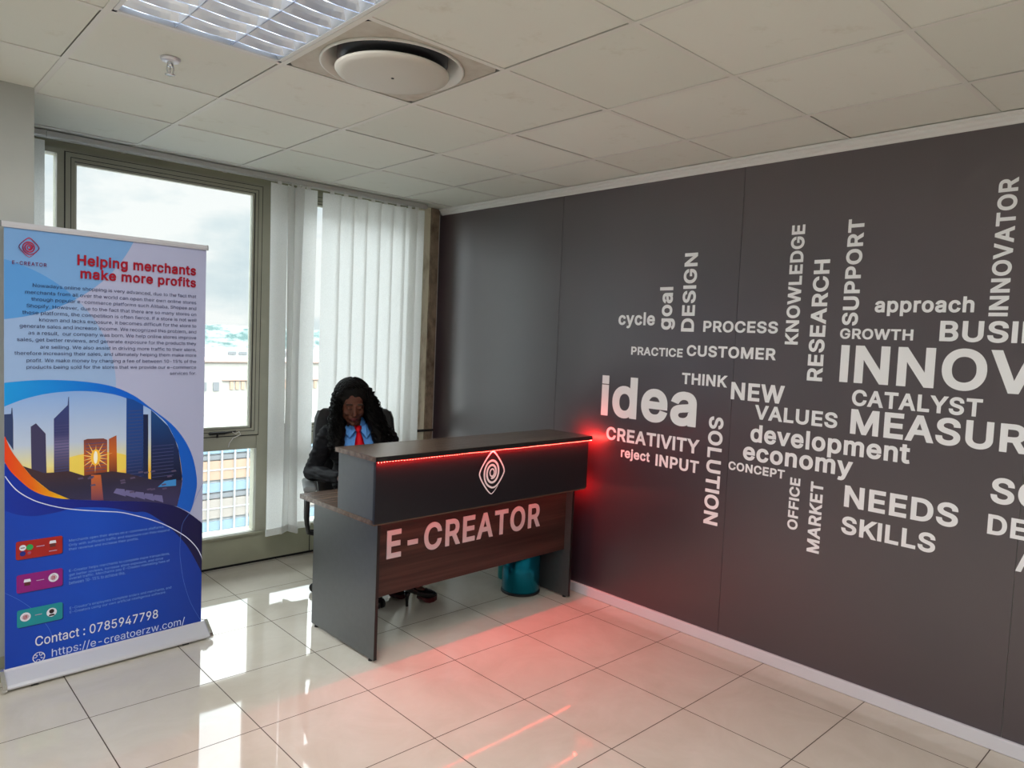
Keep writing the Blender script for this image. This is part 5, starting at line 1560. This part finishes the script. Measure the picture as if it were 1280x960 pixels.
BODY = ['Nowadays online shopping is very advanced, due to the fact that', 'merchants from all over the world can open their own online stores',
        'through popular e-commerce platforms such Alibaba, Shopee and', 'Shopify. However, due to the fact that there are so many stores on',
        'these platforms, the competition is often fierce. If a store is not well', 'known and lacks exposure, it becomes difficult for the store to',
        'generate sales and increase income. We recognized this problem, and', 'as a result,  our company was born. We help online stores improve',
        'sales, get better reviews, and generate exposure for the products they', 'are selling. We also assist in driving more traffic to their store,',
        'therefore increasing their sales, and ultimately helping them make more', 'profit. We make money by charging a fee of between 10-15% of the',
        'products being sold for the stores that we provide our e-commerce', 'services for.']
lines = []
for (l_, r_, z, _z2), body in zip(B_BODY, BODY):
    asc = 0.0155
    desc = 0.0045 if any(c in body for c in 'gpqy,') else 0.0
    lines.append((body, (l_, r_, z - desc, z + asc)))
write('paragraph_lettering', lines, M['print_dark'], 0.0, 2)
SM = ['Merchants open their stores on e-commerce platforms.', 'Only with sufficient traffic and exposure can they expand', 'their revenue and increase their profits.',
      'E-Creator helps merchants to complete more transactions,', 'get better reviews, increase store exposure, and drive', 'overall traffic. Merchants pay E-Creator marketing fees of', 'between 10-15% to achieve this.',
      "E-Creator's employees complete orders and merchants, and", 'E-Creators using our own artificial intelligence software.']
lines = []
for (a, b_), body in zip(B_TX, SM):
    z = (a[1] + b_[1]) / 2
    lines.append((body, (a[0], b_[0], z - 0.007, z + 0.008)))
write('small_lettering', lines, pr_mat('print_small_pale', (120, 160, 224)), 0.0, 2)
write('contact_lettering', [('Contact : 0785947798', (0.1124, 0.6330, 0.1510, 0.1955))], M['print_white'], 0.006, 4)
write('web_address_lettering', [('https://e-creatoerzw.com/', (0.1765, 0.7640, 0.0760, 0.1235))], pr_mat('print_pale_blue_white', (206, 216, 244)), 0.0, 4)
LAY[0] += 1
mb = MB()
gx, gzz, gr = 0.1262, 0.0985, 0.0225
ribbon(mb, circ(gx, gzz, gr, 32) + [circ(gx, gzz, gr, 32)[0]], 0.0032, place_art())
for pts in ([(gx - 0.016, gzz + 0.014), (gx - 0.006, gzz + 0.010), (gx - 0.010, gzz + 0.002), (gx - 0.020, gzz + 0.001)],
            [(gx + 0.004, gzz + 0.020), (gx + 0.003, gzz + 0.010), (gx + 0.010, gzz + 0.006), (gx + 0.012, gzz + 0.013), (gx + 0.020, gzz + 0.008)],
            [(gx - 0.010, gzz - 0.019), (gx - 0.006, gzz - 0.010), (gx + 0.004, gzz - 0.013), (gx + 0.003, gzz - 0.021)],
            [(gx + 0.008, gzz + 0.0), (gx + 0.010, gzz - 0.006), (gx + 0.018, gzz - 0.006)]):
    ribbon(mb, smooth_line(pts, 4), 0.0028, place_art())
mb.build('globe_icon_print', M['print_white'], sheet, recalc=False)

# ------------------------------------------------------------------ office chair
TURN = math.radians(-25)
chair = thing('office_chair', 'black high-backed office chair with grey armrests behind the reception desk', 'chair', (1.57, 1.07, 0), TURN)
mb = MB(); mb.rbox((0, 0.0, 0.415), (0.50, 0.48, 0.085), 0.036, 4)
for f in mb.bm.faces: f.smooth = True
mb.build('seat', M['leather'], chair)
def back_ring(z, w, t, y, cup, k=40, grow=0.0):
    ring = []
    for i in range(k):
        a = 2 * PI * i / k
        c, s = math.cos(a), math.sin(a)
        x = (w / 2 + grow) * math.copysign(abs(c) ** 0.45, c)
        yy = (t / 2 + grow) * math.copysign(abs(s) ** 0.8, s)
        ring.append((x, y + yy - cup * (x / 0.25) ** 2, z))
    return ring
def back_mesh(grow, prof):
    mb = MB()
    mb.loft([back_ring(z, w, t, y, 0.035, grow=grow) for z, w, t, y in prof])
    return mb
prof = [(0.485, 0.30, 0.03, 0.285), (0.50, 0.37, 0.06, 0.285), (0.56, 0.43, 0.085, 0.283), (0.70, 0.48, 0.10, 0.288), (0.84, 0.50, 0.095, 0.30), (0.98, 0.50, 0.085, 0.315), (1.06, 0.485, 0.08, 0.325), (1.105, 0.45, 0.065, 0.330), (1.122, 0.40, 0.035, 0.332)]
bk = back_mesh(0.0, prof).build('backrest', M['leather'], chair)
mb = MB(); mb.loft([back_ring(z, w + 0.018, 0.018, y + 0.034, 0.037) for z, w, t, y in prof[1:-1]])
mb.build('back_shell', M['grey_plastic'], chair)
mb = MB(); mb.tube([(0, 0.18, 0.375), (0, 0.29, 0.40), (0, 0.345, 0.50), (0, 0.352, 0.62)], [0.022, 0.024, 0.022, 0.018], 10)
mb.build('back_support', M['black'], chair)
for s in (-1, 1):
    mb = MB(); mb.rbox((s * 0.288, 0.03, 0.688), (0.075, 0.29, 0.034), 0.015, 4)
    for f in mb.bm.faces: f.smooth = True
    ar = mb.build('armrest', M['grey_plastic'], chair)
    mb = MB()
    xx = s * 0.298
    mb.tube([(s * 0.24, 0.02, 0.39), (s * 0.285, 0.02, 0.40), (xx, -0.03, 0.47), (xx, -0.075, 0.60), (xx, -0.07, 0.668)], 0.014, 8)
    mb.tube([(s * 0.24, 0.06, 0.39), (s * 0.285, 0.06, 0.40), (xx, 0.10, 0.47), (xx, 0.13, 0.60), (xx, 0.12, 0.668)], 0.014, 8)
    mb.rbox((xx, 0.028, 0.575), (0.016, 0.17, 0.13), 0.007, 2)
    mb.build('bracket', M['black'], ar)
mb = MB(); mb.lathe([(0.030, 0.06), (0.030, 0.20), (0.024, 0.205), (0.024, 0.37)], 20, cap=True)
mb.rbox((0, 0.0, 0.36), (0.20, 0.22, 0.03), 0.008, 2)
mb.build('gas_column', M['black'], chair)
for k in range(5):
    a = math.radians(127 + 72 * k) - TURN
    c, s = math.cos(a), math.sin(a)
    rot = Matrix.Rotation(a, 4, 'Z')
    mb = MB()
    rings = []
    for q, (hw, z0, z1) in enumerate(((0.030, 0.075, 0.125), (0.026, 0.072, 0.112), (0.020, 0.068, 0.094), (0.016, 0.066, 0.084))):
        r_ = 0.02 + 0.25 * q / 3
        rings.append([rot @ Vector((r_, -hw, z0)), rot @ Vector((r_, hw, z0)), rot @ Vector((r_, hw * 0.6, z1)), rot @ Vector((r_, -hw * 0.6, z1))])
    mb.loft(rings, smooth=False)
    lg = mb.build('base_leg', M['grey_plastic'], chair)
    mb = MB()
    for w_ in (-0.016, 0.016):
        X = rot @ Matrix.Translation((0.265, w_, 0.0285)) @ Matrix.Rotation(PI / 2, 4, 'X')
        mb.lathe([(0.001, -0.010), (0.024, -0.010), (0.028, -0.007), (0.028, 0.007), (0.024, 0.010), (0.001, 0.010)], 20, X=X)
    mb.tube([rot @ Vector((0.265, 0, 0.03)), rot @ Vector((0.262, 0, 0.072))], 0.008, 8)
    mb.build('caster', M['black'], lg)

# ------------------------------------------------------------------ the woman at the desk
PX, PY = 1.62, 1.18
ca_, sa_ = math.cos(TURN), math.sin(TURN)
def loc(x, y, z):
    """room point -> her own frame"""
    dx, dy = x - PX, y - PY
    return Vector((ca_ * dx + sa_ * dy, -sa_ * dx + ca_ * dy, z))
M['skin'] = noisy('dark_brown_skin', srgb(84, 50, 38), srgb(96, 58, 44), (30, 30, 30), 0.42, spec=0.45)
M['lips'] = mat('lip_colour', srgb(96, 44, 46), 0.35)
M['brow'] = mat('brow_hair', (0.008, 0.006, 0.005), 0.6)
M['hair'] = mat('black_curly_hair', (0.0035, 0.003, 0.003), 0.5, spec=0.22)
M['jacket'] = noisy('black_suit_cloth', (0.007, 0.007, 0.008), (0.012, 0.012, 0.014), (50, 50, 50), 0.7, spec=0.18)
M['trousers'] = mat('black_trousers', (0.007, 0.007, 0.008), 0.6)
M['shirt'] = noisy('blue_shirt_cotton', srgb(92, 152, 224), srgb(112, 170, 236), (40, 40, 10), 0.7, spec=0.2)
M['tie'] = mat('red_satin_tie', srgb(222, 14, 34), 0.35)
M['shoe'] = mat('black_patent', (0.006, 0.006, 0.007), 0.15)
M['sole'] = mat('dark_red_sole', srgb(70, 14, 18), 0.4)

HT = Matrix.Translation((-0.045, -0.095, 1.178)) @ Matrix.Rotation(math.radians(4), 4, 'Z') @ Matrix.Rotation(math.radians(19), 4, 'X')
def hp(x, y, z): return HT @ Vector((x, y, z))
HR = HT.to_3x3().to_4x4()
mb = MB()
# cranium, face, jaw
mb.ball(hp(0, 0.012, 0.032), (0.074, 0.090, 0.080), HR, 3)
mb.ball(hp(0, -0.022, -0.010), (0.066, 0.068, 0.075), HR, 3)
mb.ball(hp(0, -0.030, -0.050), (0.053, 0.056, 0.050), HR, 3)
mb.ball(hp(0, -0.066, -0.088), (0.021, 0.019, 0.017), HR)
for s in (-1, 1):
    mb.ball(hp(s * 0.036, -0.062, -0.022), (0.026, 0.024, 0.024), HR)
    mb.ball(hp(s * 0.030, -0.074, 0.030), (0.026, 0.016, 0.009), HR)
    mb.ball(hp(s * 0.031, -0.0775, 0.010), (0.0165, 0.0125, 0.0105), HR)
    mb.ball(hp(s * 0.074, 0.012, -0.004), (0.008, 0.018, 0.028), HR)
    mb.ball(hp(s * 0.0105, -0.097, -0.031), (0.0075, 0.010, 0.0075), HR)
    mb.chain(hp(0, -0.080, -0.095), 0.014, hp(s * 0.050, -0.018, -0.058), 0.020)
for q in range(7):
    s = q / 6
    mb.ball(hp(0, -0.084 - 0.025 * s ** 1.3, 0.022 - 0.046 * s), (0.0085 + 0.004 * s, 0.010, 0.009), HR)
mb.ball(hp(0, -0.109, -0.027), (0.0115, 0.0105, 0.010), HR)
mb.ball(hp(0, -0.0905, -0.0535), (0.0225, 0.0105, 0.0065), HR)
mb.ball(hp(0, -0.0895, -0.0655), (0.0195, 0.0110, 0.0078), HR)
mb.ball(hp(0, -0.076, -0.058), (0.034, 0.018, 0.022), HR)
# neck and trunk
mb.chain((-0.004, 0.0, 0.985), 0.052, hp(0, 0.022, -0.055), 0.047)
mb.ball((0, -0.005, 0.88), (0.150, 0.100, 0.125), None, 3)
mb.ball((0, 0.0, 0.70), (0.130, 0.095, 0.14), None, 3)
mb.ball((0, 0.0, 0.545), (0.165, 0.115, 0.10), None, 3)
mb.chain((-0.165, 0.0, 0.972), 0.048, (0.165, 0.0, 0.972), 0.048)
ARM = []
for s in (-1, 1):
    sh, el, wr = Vector((s * 0.185, 0.0, 0.962)), Vector((s * 0.272, -0.045, 0.758)), Vector((s * 0.115, -0.345, 0.772))
    ARM.append((sh, el, wr))
    mb.chain(sh, 0.048, el, 0.038)
    mb.chain(el, 0.038, wr, 0.024)
    # hand lying on the worktop: palm, four fingers, thumb
    d = Vector((-s * 0.22, -0.96, 0)).normalized()
    n_ = Vector((-d.y, d.x, 0)) * (1 if s > 0 else -1)        # towards the little finger
    pc = wr + d * 0.055 + Vector((0, 0, -0.017))
    rot = Matrix.Rotation(math.atan2(d.y, d.x), 4, 'Z')
    mb.chain(wr, 0.023, pc, 0.021)
    mb.ball(pc, (0.046, 0.038, 0.014), rot, 3)
    for k, (off_, ln) in enumerate(((-0.029, 0.068), (-0.010, 0.078), (0.010, 0.072), (0.029, 0.056))):
        p0 = pc + d * 0.036 + n_ * off_
        p1 = p0 + d * ln * 0.45 + n_ * off_ * 0.12 + Vector((0, 0, 0.004))
        p2 = p1 + d * ln * 0.32 + Vector((0, 0, -0.006))
        p3 = p2 + d * ln * 0.24 + Vector((0, 0, -0.009))
        mb.chain(p0, 0.0092, p1, 0.0085); mb.chain(p1, 0.0085, p2, 0.0078); mb.chain(p2, 0.0078, p3, 0.0068)
    t0 = pc - d * 0.012 - n_ * 0.032
    t1 = t0 - n_ * 0.026 + d * 0.026 + Vector((0, 0, -0.003))
    t2 = t1 - n_ * 0.006 + d * 0.028 + Vector((0, 0, -0.003))
    mb.chain(t0, 0.012, t1, 0.0098); mb.chain(t1, 0.0098, t2, 0.008)
# legs, crossed towards her left; feet in pumps
LEGS = [(Vector((0.085, -0.02, 0.520)), loc(1.625, 0.745, 0.520), loc(1.722, 0.740, 0.135), (1.700, 0.735), (1.940, 0.742)),
        (Vector((-0.085, -0.02, 0.520)), loc(1.470, 0.800, 0.510), loc(1.628, 0.868, 0.135), (1.600, 0.860), (1.832, 0.905))]
for hip, kn, an, he, to in LEGS:
    mb.chain(hip, 0.078, kn, 0.052)
    mb.chain(kn, 0.052, kn.lerp(an, 0.35), 0.050)
    mb.chain(kn.lerp(an, 0.35), 0.050, an, 0.030)
    ft = loc(he[0] + (to[0] - he[0]) * 0.66, he[1] + (to[1] - he[1]) * 0.66, 0.052)
    hl = loc(he[0] + (to[0] - he[0]) * 0.10, he[1] + (to[1] - he[1]) * 0.10, 0.112)
    mb.chain(an, 0.030, hl, 0.022)
    mb.chain(an, 0.030, ft, 0.022)
    mb.chain(ft, 0.022, loc(he[0] + (to[0] - he[0]) * 0.84, he[1] + (to[1] - he[1]) * 0.84, 0.040), 0.014)
person = mb.build('person', [M['skin'], M['lips'], M['brow']])
remesh(person, 0.0042, 5, 0.5)
person.data.materials.clear()
for k in ('skin', 'lips', 'brow'):
    person.data.materials.append(M[k])
person.location = (PX, PY, 0)
person.rotation_euler = (0, 0, TURN)
tag(person, 'seated woman with long black curls, black jacket and red tie, looking down at the desk', 'person')
HI = HT.inverted()
for p in person.data.polygons:
    q = HI @ p.center
    p.use_smooth = True
    if q.y < -0.060 and abs(q.x) < 0.024 and ((q.x / 0.024) ** 2 + ((q.z + 0.0595) / 0.0115) ** 2) < 1:
        p.material_index = 1
    for s in (-1, 1):
        bx = (q.x - s * 0.033) * s
        if q.y < -0.064 and abs(bx) < 0.019 and abs(q.z - (0.0335 - 5.0 * bx * bx - 0.06 * bx)) < 0.0027:
            p.material_index = 2
        if q.y < -0.064 and abs(bx + 0.002) < 0.016 and abs(q.z - (0.0025 + 9.0 * (bx + 0.002) ** 2)) < 0.0019:
            p.material_index = 2

def cloth(name, m, build, voxel, amp, freq, smooth=4, thick=0.0, cut=None):
    mb = MB()
    build(mb)
    ob = mb.build(name, m, person)
    remesh(ob, voxel, smooth)
    bm = bmesh.new(); bm.from_mesh(ob.data)
    if amp:
        bm.normal_update()
        for v in bm.verts:
            q = v.co
            v.co += v.normal * amp * noise.noise(Vector((q.x * freq[0] + 3, q.y * freq[1], q.z * freq[2])))
    if cut:
        bmesh.ops.delete(bm, geom=[f for f in bm.faces if cut(f.calc_center_median(), f.normal)], context='FACES')
    bm.to_mesh(ob.data); bm.free()
    for p in ob.data.polygons: p.use_smooth = True
    ob.data.materials.clear(); ob.data.materials.append(m)
    if thick:
        md = ob.modifiers.new('t', 'SOLIDIFY'); md.thickness = thick; md.offset = -1
        from_modifiers(ob)
    return ob

def j_build(mb):
    mb.ball((0, -0.008, 0.875), (0.170, 0.122, 0.135), None, 3)
    mb.ball((0, 0.0, 0.72), (0.158, 0.120, 0.14), None, 3)
    mb.ball((0, 0.0, 0.575), (0.178, 0.132, 0.10), None, 3)
    mb.chain((-0.18, 0.004, 0.978), 0.060, (0.18, 0.004, 0.978), 0.060)
    mb.chain((-0.06, 0.03, 1.01), 0.05, (0.06, 0.03, 1.01), 0.05)
    for sh, el, wr in ARM:
        mb.chain(sh, 0.064, el, 0.052)
        mb.chain(el, 0.052, el.lerp(wr, 0.88), 0.038)
def v_cut(c, n):
    return n.y < 0.15 and c.y < 0.0 and 0.775 < c.z < 1.10 and abs(c.x + 0.005) < 0.012 + 0.085 * min(1.0, max(0.0, (c.z - 0.775) / 0.16))
cloth('jacket', M['jacket'], j_build, 0.007, 0.010, (14, 14, 60), 4, 0.005, v_cut)
def s_build(mb):
    mb.ball((0, -0.006, 0.88), (0.158, 0.112, 0.13), None, 3)
    mb.ball((0, 0.0, 0.71), (0.138, 0.104, 0.14), None, 3)
    mb.chain((-0.13, 0.0, 0.975), 0.052, (0.13, 0.0, 0.975), 0.052)
    mb.chain((-0.004, -0.004, 0.97), 0.064, (-0.006, -0.010, 1.045), 0.056)
sh_ = cloth('shirt', M['shirt'], s_build, 0.008, 0.003, (20, 20, 20), 4)
for s in (-1, 1):                     # collar points
    mb = MB()
    a = [(-0.006 + s * 0.062, -0.010, 1.058), (-0.006 + s * 0.050, -0.058, 1.052), (-0.006 + s * 0.008, -0.085, 1.028),
         (-0.006 + s * 0.052, -0.108, 0.975), (-0.006 + s * 0.082, -0.062, 1.006)]
    b_ = [(x - s * 0.003, y + 0.006, z - 0.004) for x, y, z in a]
    mb.loft([a, b_], smooth=False)
    mb.build('collar_flap', M['shirt'], sh_)
mb = MB()
def tie_ring(x, y, z, w, t, tilt=0.0): return [(x - w, y + t * 0.4, z), (x, y - t, z + tilt), (x + w, y + t * 0.4, z), (x, y + t, z)]
mb.loft([tie_ring(-0.006, -0.082, 1.045, 0.020, 0.010), tie_ring(-0.006, -0.092, 1.030, 0.022, 0.012), tie_ring(-0.004, -0.100, 1.005, 0.012, 0.010)])
knot = mb.build('tie', M['tie'], person)
mb = MB()
mb.loft([tie_ring(-0.004, -0.099, 1.010, 0.011, 0.006), tie_ring(0.000, -0.116, 0.965, 0.024, 0.006), tie_ring(0.004, -0.128, 0.90, 0.036, 0.006),
         tie_ring(0.006, -0.124, 0.83, 0.040, 0.006), tie_ring(0.006, -0.116, 0.76, 0.042, 0.006)])
mb.build('tie_blade', M['tie'], knot)
def t_build(mb):
    mb.ball((0, 0.0, 0.545), (0.172, 0.124, 0.092), None, 3)
    for hip, kn, an, he, to in LEGS:
        mb.chain(hip, 0.086, kn, 0.062)
        mb.chain(kn, 0.062, kn.lerp(an, 0.35), 0.058)
        mb.chain(kn.lerp(an, 0.35), 0.058, kn.lerp(an, 0.92), 0.043)
cloth('trousers', M['trousers'], t_build, 0.008, 0.006, (18, 18, 18), 4)
for hip, kn, an, he, to in LEGS:
    h0, t0 = Vector((*he, 0)), Vector((*to, 0))
    dv = (t0 - h0); ln = dv.length; dv.normalize(); nv = Vector((-dv.y, dv.x, 0))
    rings = []
    for s, hw, zb, zt in ((0.0, 0.016, 0.092, 0.140), (0.04, 0.028, 0.086, 0.146), (0.16, 0.033, 0.078, 0.132), (0.34, 0.031, 0.056, 0.100), (0.50, 0.036, 0.034, 0.086),
                          (0.66, 0.043, 0.022, 0.080), (0.80, 0.042, 0.021, 0.068), (0.92, 0.032, 0.022, 0.052), (0.99, 0.014, 0.024, 0.038)):
        ring = []
        for k in range(16):
            a = 2 * PI * k / 16
            c, sn = math.cos(a), math.sin(a)
            zz = zb + (zt - zb) * (0.5 + 0.5 * sn) if sn > 0 else zb + (zt - zb) * 0.5 * (1 - abs(sn) ** 0.5)
            ww = hw * math.copysign(abs(c) ** 0.7, c) * (1.0 if sn < 0 else 1 - 0.35 * sn * sn)
            p = h0 + dv * (s * ln) + nv * ww
            ring.append(loc(p.x, p.y, zz))
        rings.append(ring)
    mb = MB(); mb.loft(rings)
    shoe = mb.build('shoe', M['shoe'], person)
    mb = MB()
    pts = []
    for q, (sx_, z, r) in enumerate(((0.085, 0.090, 0.024), (0.080, 0.060, 0.013), (0.085, 0.030, 0.009), (0.090, 0.0, 0.0085))):
        p = h0 + dv * (sx_ * ln)
        pts.append((loc(p.x, p.y, z), r))
    mb.tube([p for p, r in pts], [r for p, r in pts], 12)
    mb.build('heel', M['shoe'], shoe)
    mb = MB()
    rings = []
    for s, hw, z0, z1 in ((0.46, 0.026, 0.026, 0.040), (0.56, 0.038, 0.006, 0.030), (0.66, 0.044, 0.0, 0.027), (0.80, 0.043, 0.0, 0.026), (0.92, 0.033, 0.003, 0.027), (1.0, 0.013, 0.009, 0.029)):
        p = h0 + dv * (s * ln)
        rings.append([loc(*(p - nv * hw).xy, z0), loc(*(p + nv * hw).xy, z0), loc(*(p + nv * hw).xy, z1), loc(*(p - nv * hw).xy, z1)])
    mb.loft(rings, smooth=False)
    mb.build('sole', M['sole'], shoe)

# hair: a full cap and long loose curls over both shoulders
hr = random.Random(11)
def h_build(mb):
    mb.ball(hp(0, 0.037, 0.047), (0.105, 0.104, 0.101), HR, 3)
    mb.ball(hp(0, 0.062, -0.02), (0.095, 0.080, 0.11), HR, 3)
    for s in (-1, 1):
        mb.chain(hp(s * 0.082, -0.010, 0.062), 0.024, hp(s * 0.095, -0.006, -0.03), 0.030)
        mb.chain(hp(s * 0.095, -0.006, -0.03), 0.030, (s * 0.115 - 0.01, -0.105, 1.02), 0.046)
        mb.chain((s * 0.115 - 0.01, -0.105, 1.02), 0.046, (s * 0.128, -0.125, 0.93), 0.040)
        mb.chain((s * 0.075 - 0.02, 0.03, 1.15), 0.055, (s * 0.125, 0.02, 1.00), 0.055)
    mb.chain((0, 0.06, 1.14), 0.09, (0, 0.10, 0.98), 0.085)
    mb.chain((0.115, -0.05, 1.04), 0.045, (0.175, -0.06, 0.95), 0.040)
hair = cloth('hair', M['hair'], h_build, 0.006, 0.005, (40, 40, 40), 3)
mb = MB()
def curl(p0, p1, p2, p3, rad, turns, r, n=44):
    ph = hr.uniform(0, 6.28)
    pts = []
    for i in range(n + 1):
        s = i / n
        c = p0 * (1 - s) ** 3 + p1 * 3 * s * (1 - s) ** 2 + p2 * 3 * s * s * (1 - s) + p3 * s ** 3
        a = ph + turns * 2 * PI * s
        rr = rad * min(1.0, s * 4 + 0.1)
        pts.append(c + Vector((math.cos(a) * rr, math.sin(a) * rr, 0.35 * rr * math.sin(a * 0.7))))
    mb.tube(pts, [r * (1 - 0.55 * i / n) for i in range(n + 1)], 5)
for k in range(470):
    side = 1 if hr.random() < 0.54 else -1
    ph = hr.uniform(0.95, 3.1)                    # 0 = front of the face
    el = hr.uniform(-0.2, 1.35)
    if ph < 1.3 and el > 0.2:
        ph = 1.3 + hr.uniform(0, 0.6)
    c = HT @ Vector((0, 0.036, 0.046))
    dirv = HR @ Vector((side * math.sin(ph) * math.cos(el), -math.cos(ph) * math.cos(el), math.sin(el)))
    p0 = c + Vector((dirv.x * 0.101, dirv.y * 0.101, dirv.z * 0.099))
    front = ph < 1.9
    out = hr.uniform(0.9, 1.2)
    w = hr.uniform(0.10, 0.175) if side < 0 else hr.uniform(0.10, 0.215)
    yb = hr.uniform(-0.155, -0.06) if front else hr.uniform(-0.03, 0.14)
    ze = hr.uniform(0.87, 0.99) if hr.random() < 0.7 else hr.uniform(0.98, 1.10)
    if ze > 0.97:
        w = min(w, 0.135)
    p1 = p0 + Vector((dirv.x * 0.020 * out, max(-0.01, dirv.y * 0.03), -0.01))
    p2 = Vector((side * (0.108 + 0.85 * (w - 0.10)) - 0.02, (p0.y + yb) / 2 - (0.03 if front else -0.02), ze + 0.10))
    p3 = Vector((side * w, yb, ze))
    curl(p0, p1, p2, p3, hr.uniform(0.007, 0.016), hr.uniform(5, 9), hr.uniform(0.003, 0.005))
for k in range(190):                          # waves lying over the crown, combed away from the parting
    side = 1 if k % 2 else -1
    ph = hr.uniform(0.75, 2.9)
    e0, e1 = 1.5, hr.uniform(0.0, 0.7)
    if k % 5 == 0:
        ph, e1 = hr.uniform(0.1, 0.75), hr.uniform(0.72, 0.95)
    pp = hr.uniform(0, 6.28)
    rr = hr.uniform(0.004, 0.008)
    pts = []
    for i in range(31):
        s = i / 30
        el = e0 + (e1 - e0) * s
        pq = ph + 0.10 * math.sin(s * 16 + pp)
        d_ = HR @ Vector((side * math.sin(pq) * math.cos(el), -math.cos(pq) * math.cos(el), math.sin(el)))
        g_ = 1.0 + 0.04 * math.sin(s * 26 + pp)
        pts.append(HT @ Vector((0, 0.037, 0.047)) + Vector((d_.x * 0.104, d_.y * 0.103, d_.z * 0.101)) * g_)
    mb.tube(pts, rr * 0.75, 5)
mb.build('curls', M['hair'], hair, recalc=False)

# ------------------------------------------------------------------ bins under the desk
bin_ = thing('waste_bin', 'shiny teal metal waste bin standing under the right end of the desk', 'bin', (2.457, 0.530, 0))
mb = MB(); mb.lathe([(0.118, 0.012), (0.121, 0.016), (0.121, 0.385), (0.119, 0.385), (0.116, 0.03), (0.0005, 0.028)], 56)
mb.build('body', M['teal_metal'], bin_)
mb = MB(); mb.lathe([(0.0005, 0.0), (0.124, 0.0), (0.126, 0.004), (0.125, 0.013), (0.119, 0.016), (0.0005, 0.017)], 56)
mb.build('base_ring', M['black'], bin_)
mb = MB(); mb.lathe([(0.118, 0.384), (0.123, 0.384), (0.1245, 0.390), (0.123, 0.396), (0.118, 0.396), (0.118, 0.384)], 56)
mb.build('rim', M['black'], bin_)
can = thing('canister', 'small teal canister half hidden behind the larger teal waste bin', 'canister', (2.533, 0.765, 0))
mb = MB(); mb.lathe([(0.0005, 0.0), (0.036, 0.0), (0.043, 0.004), (0.046, 0.014), (0.046, 0.20), (0.042, 0.215), (0.034, 0.222), (0.0005, 0.222)], 36)
mb.build('body', M['teal_plastic'], can)
mb = MB(); mb.lathe([(0.0005, 0.2225), (0.036, 0.2225), (0.037, 0.240), (0.032, 0.246), (0.0005, 0.246)], 30)
mb.build('lid', M['teal_plastic'], can)
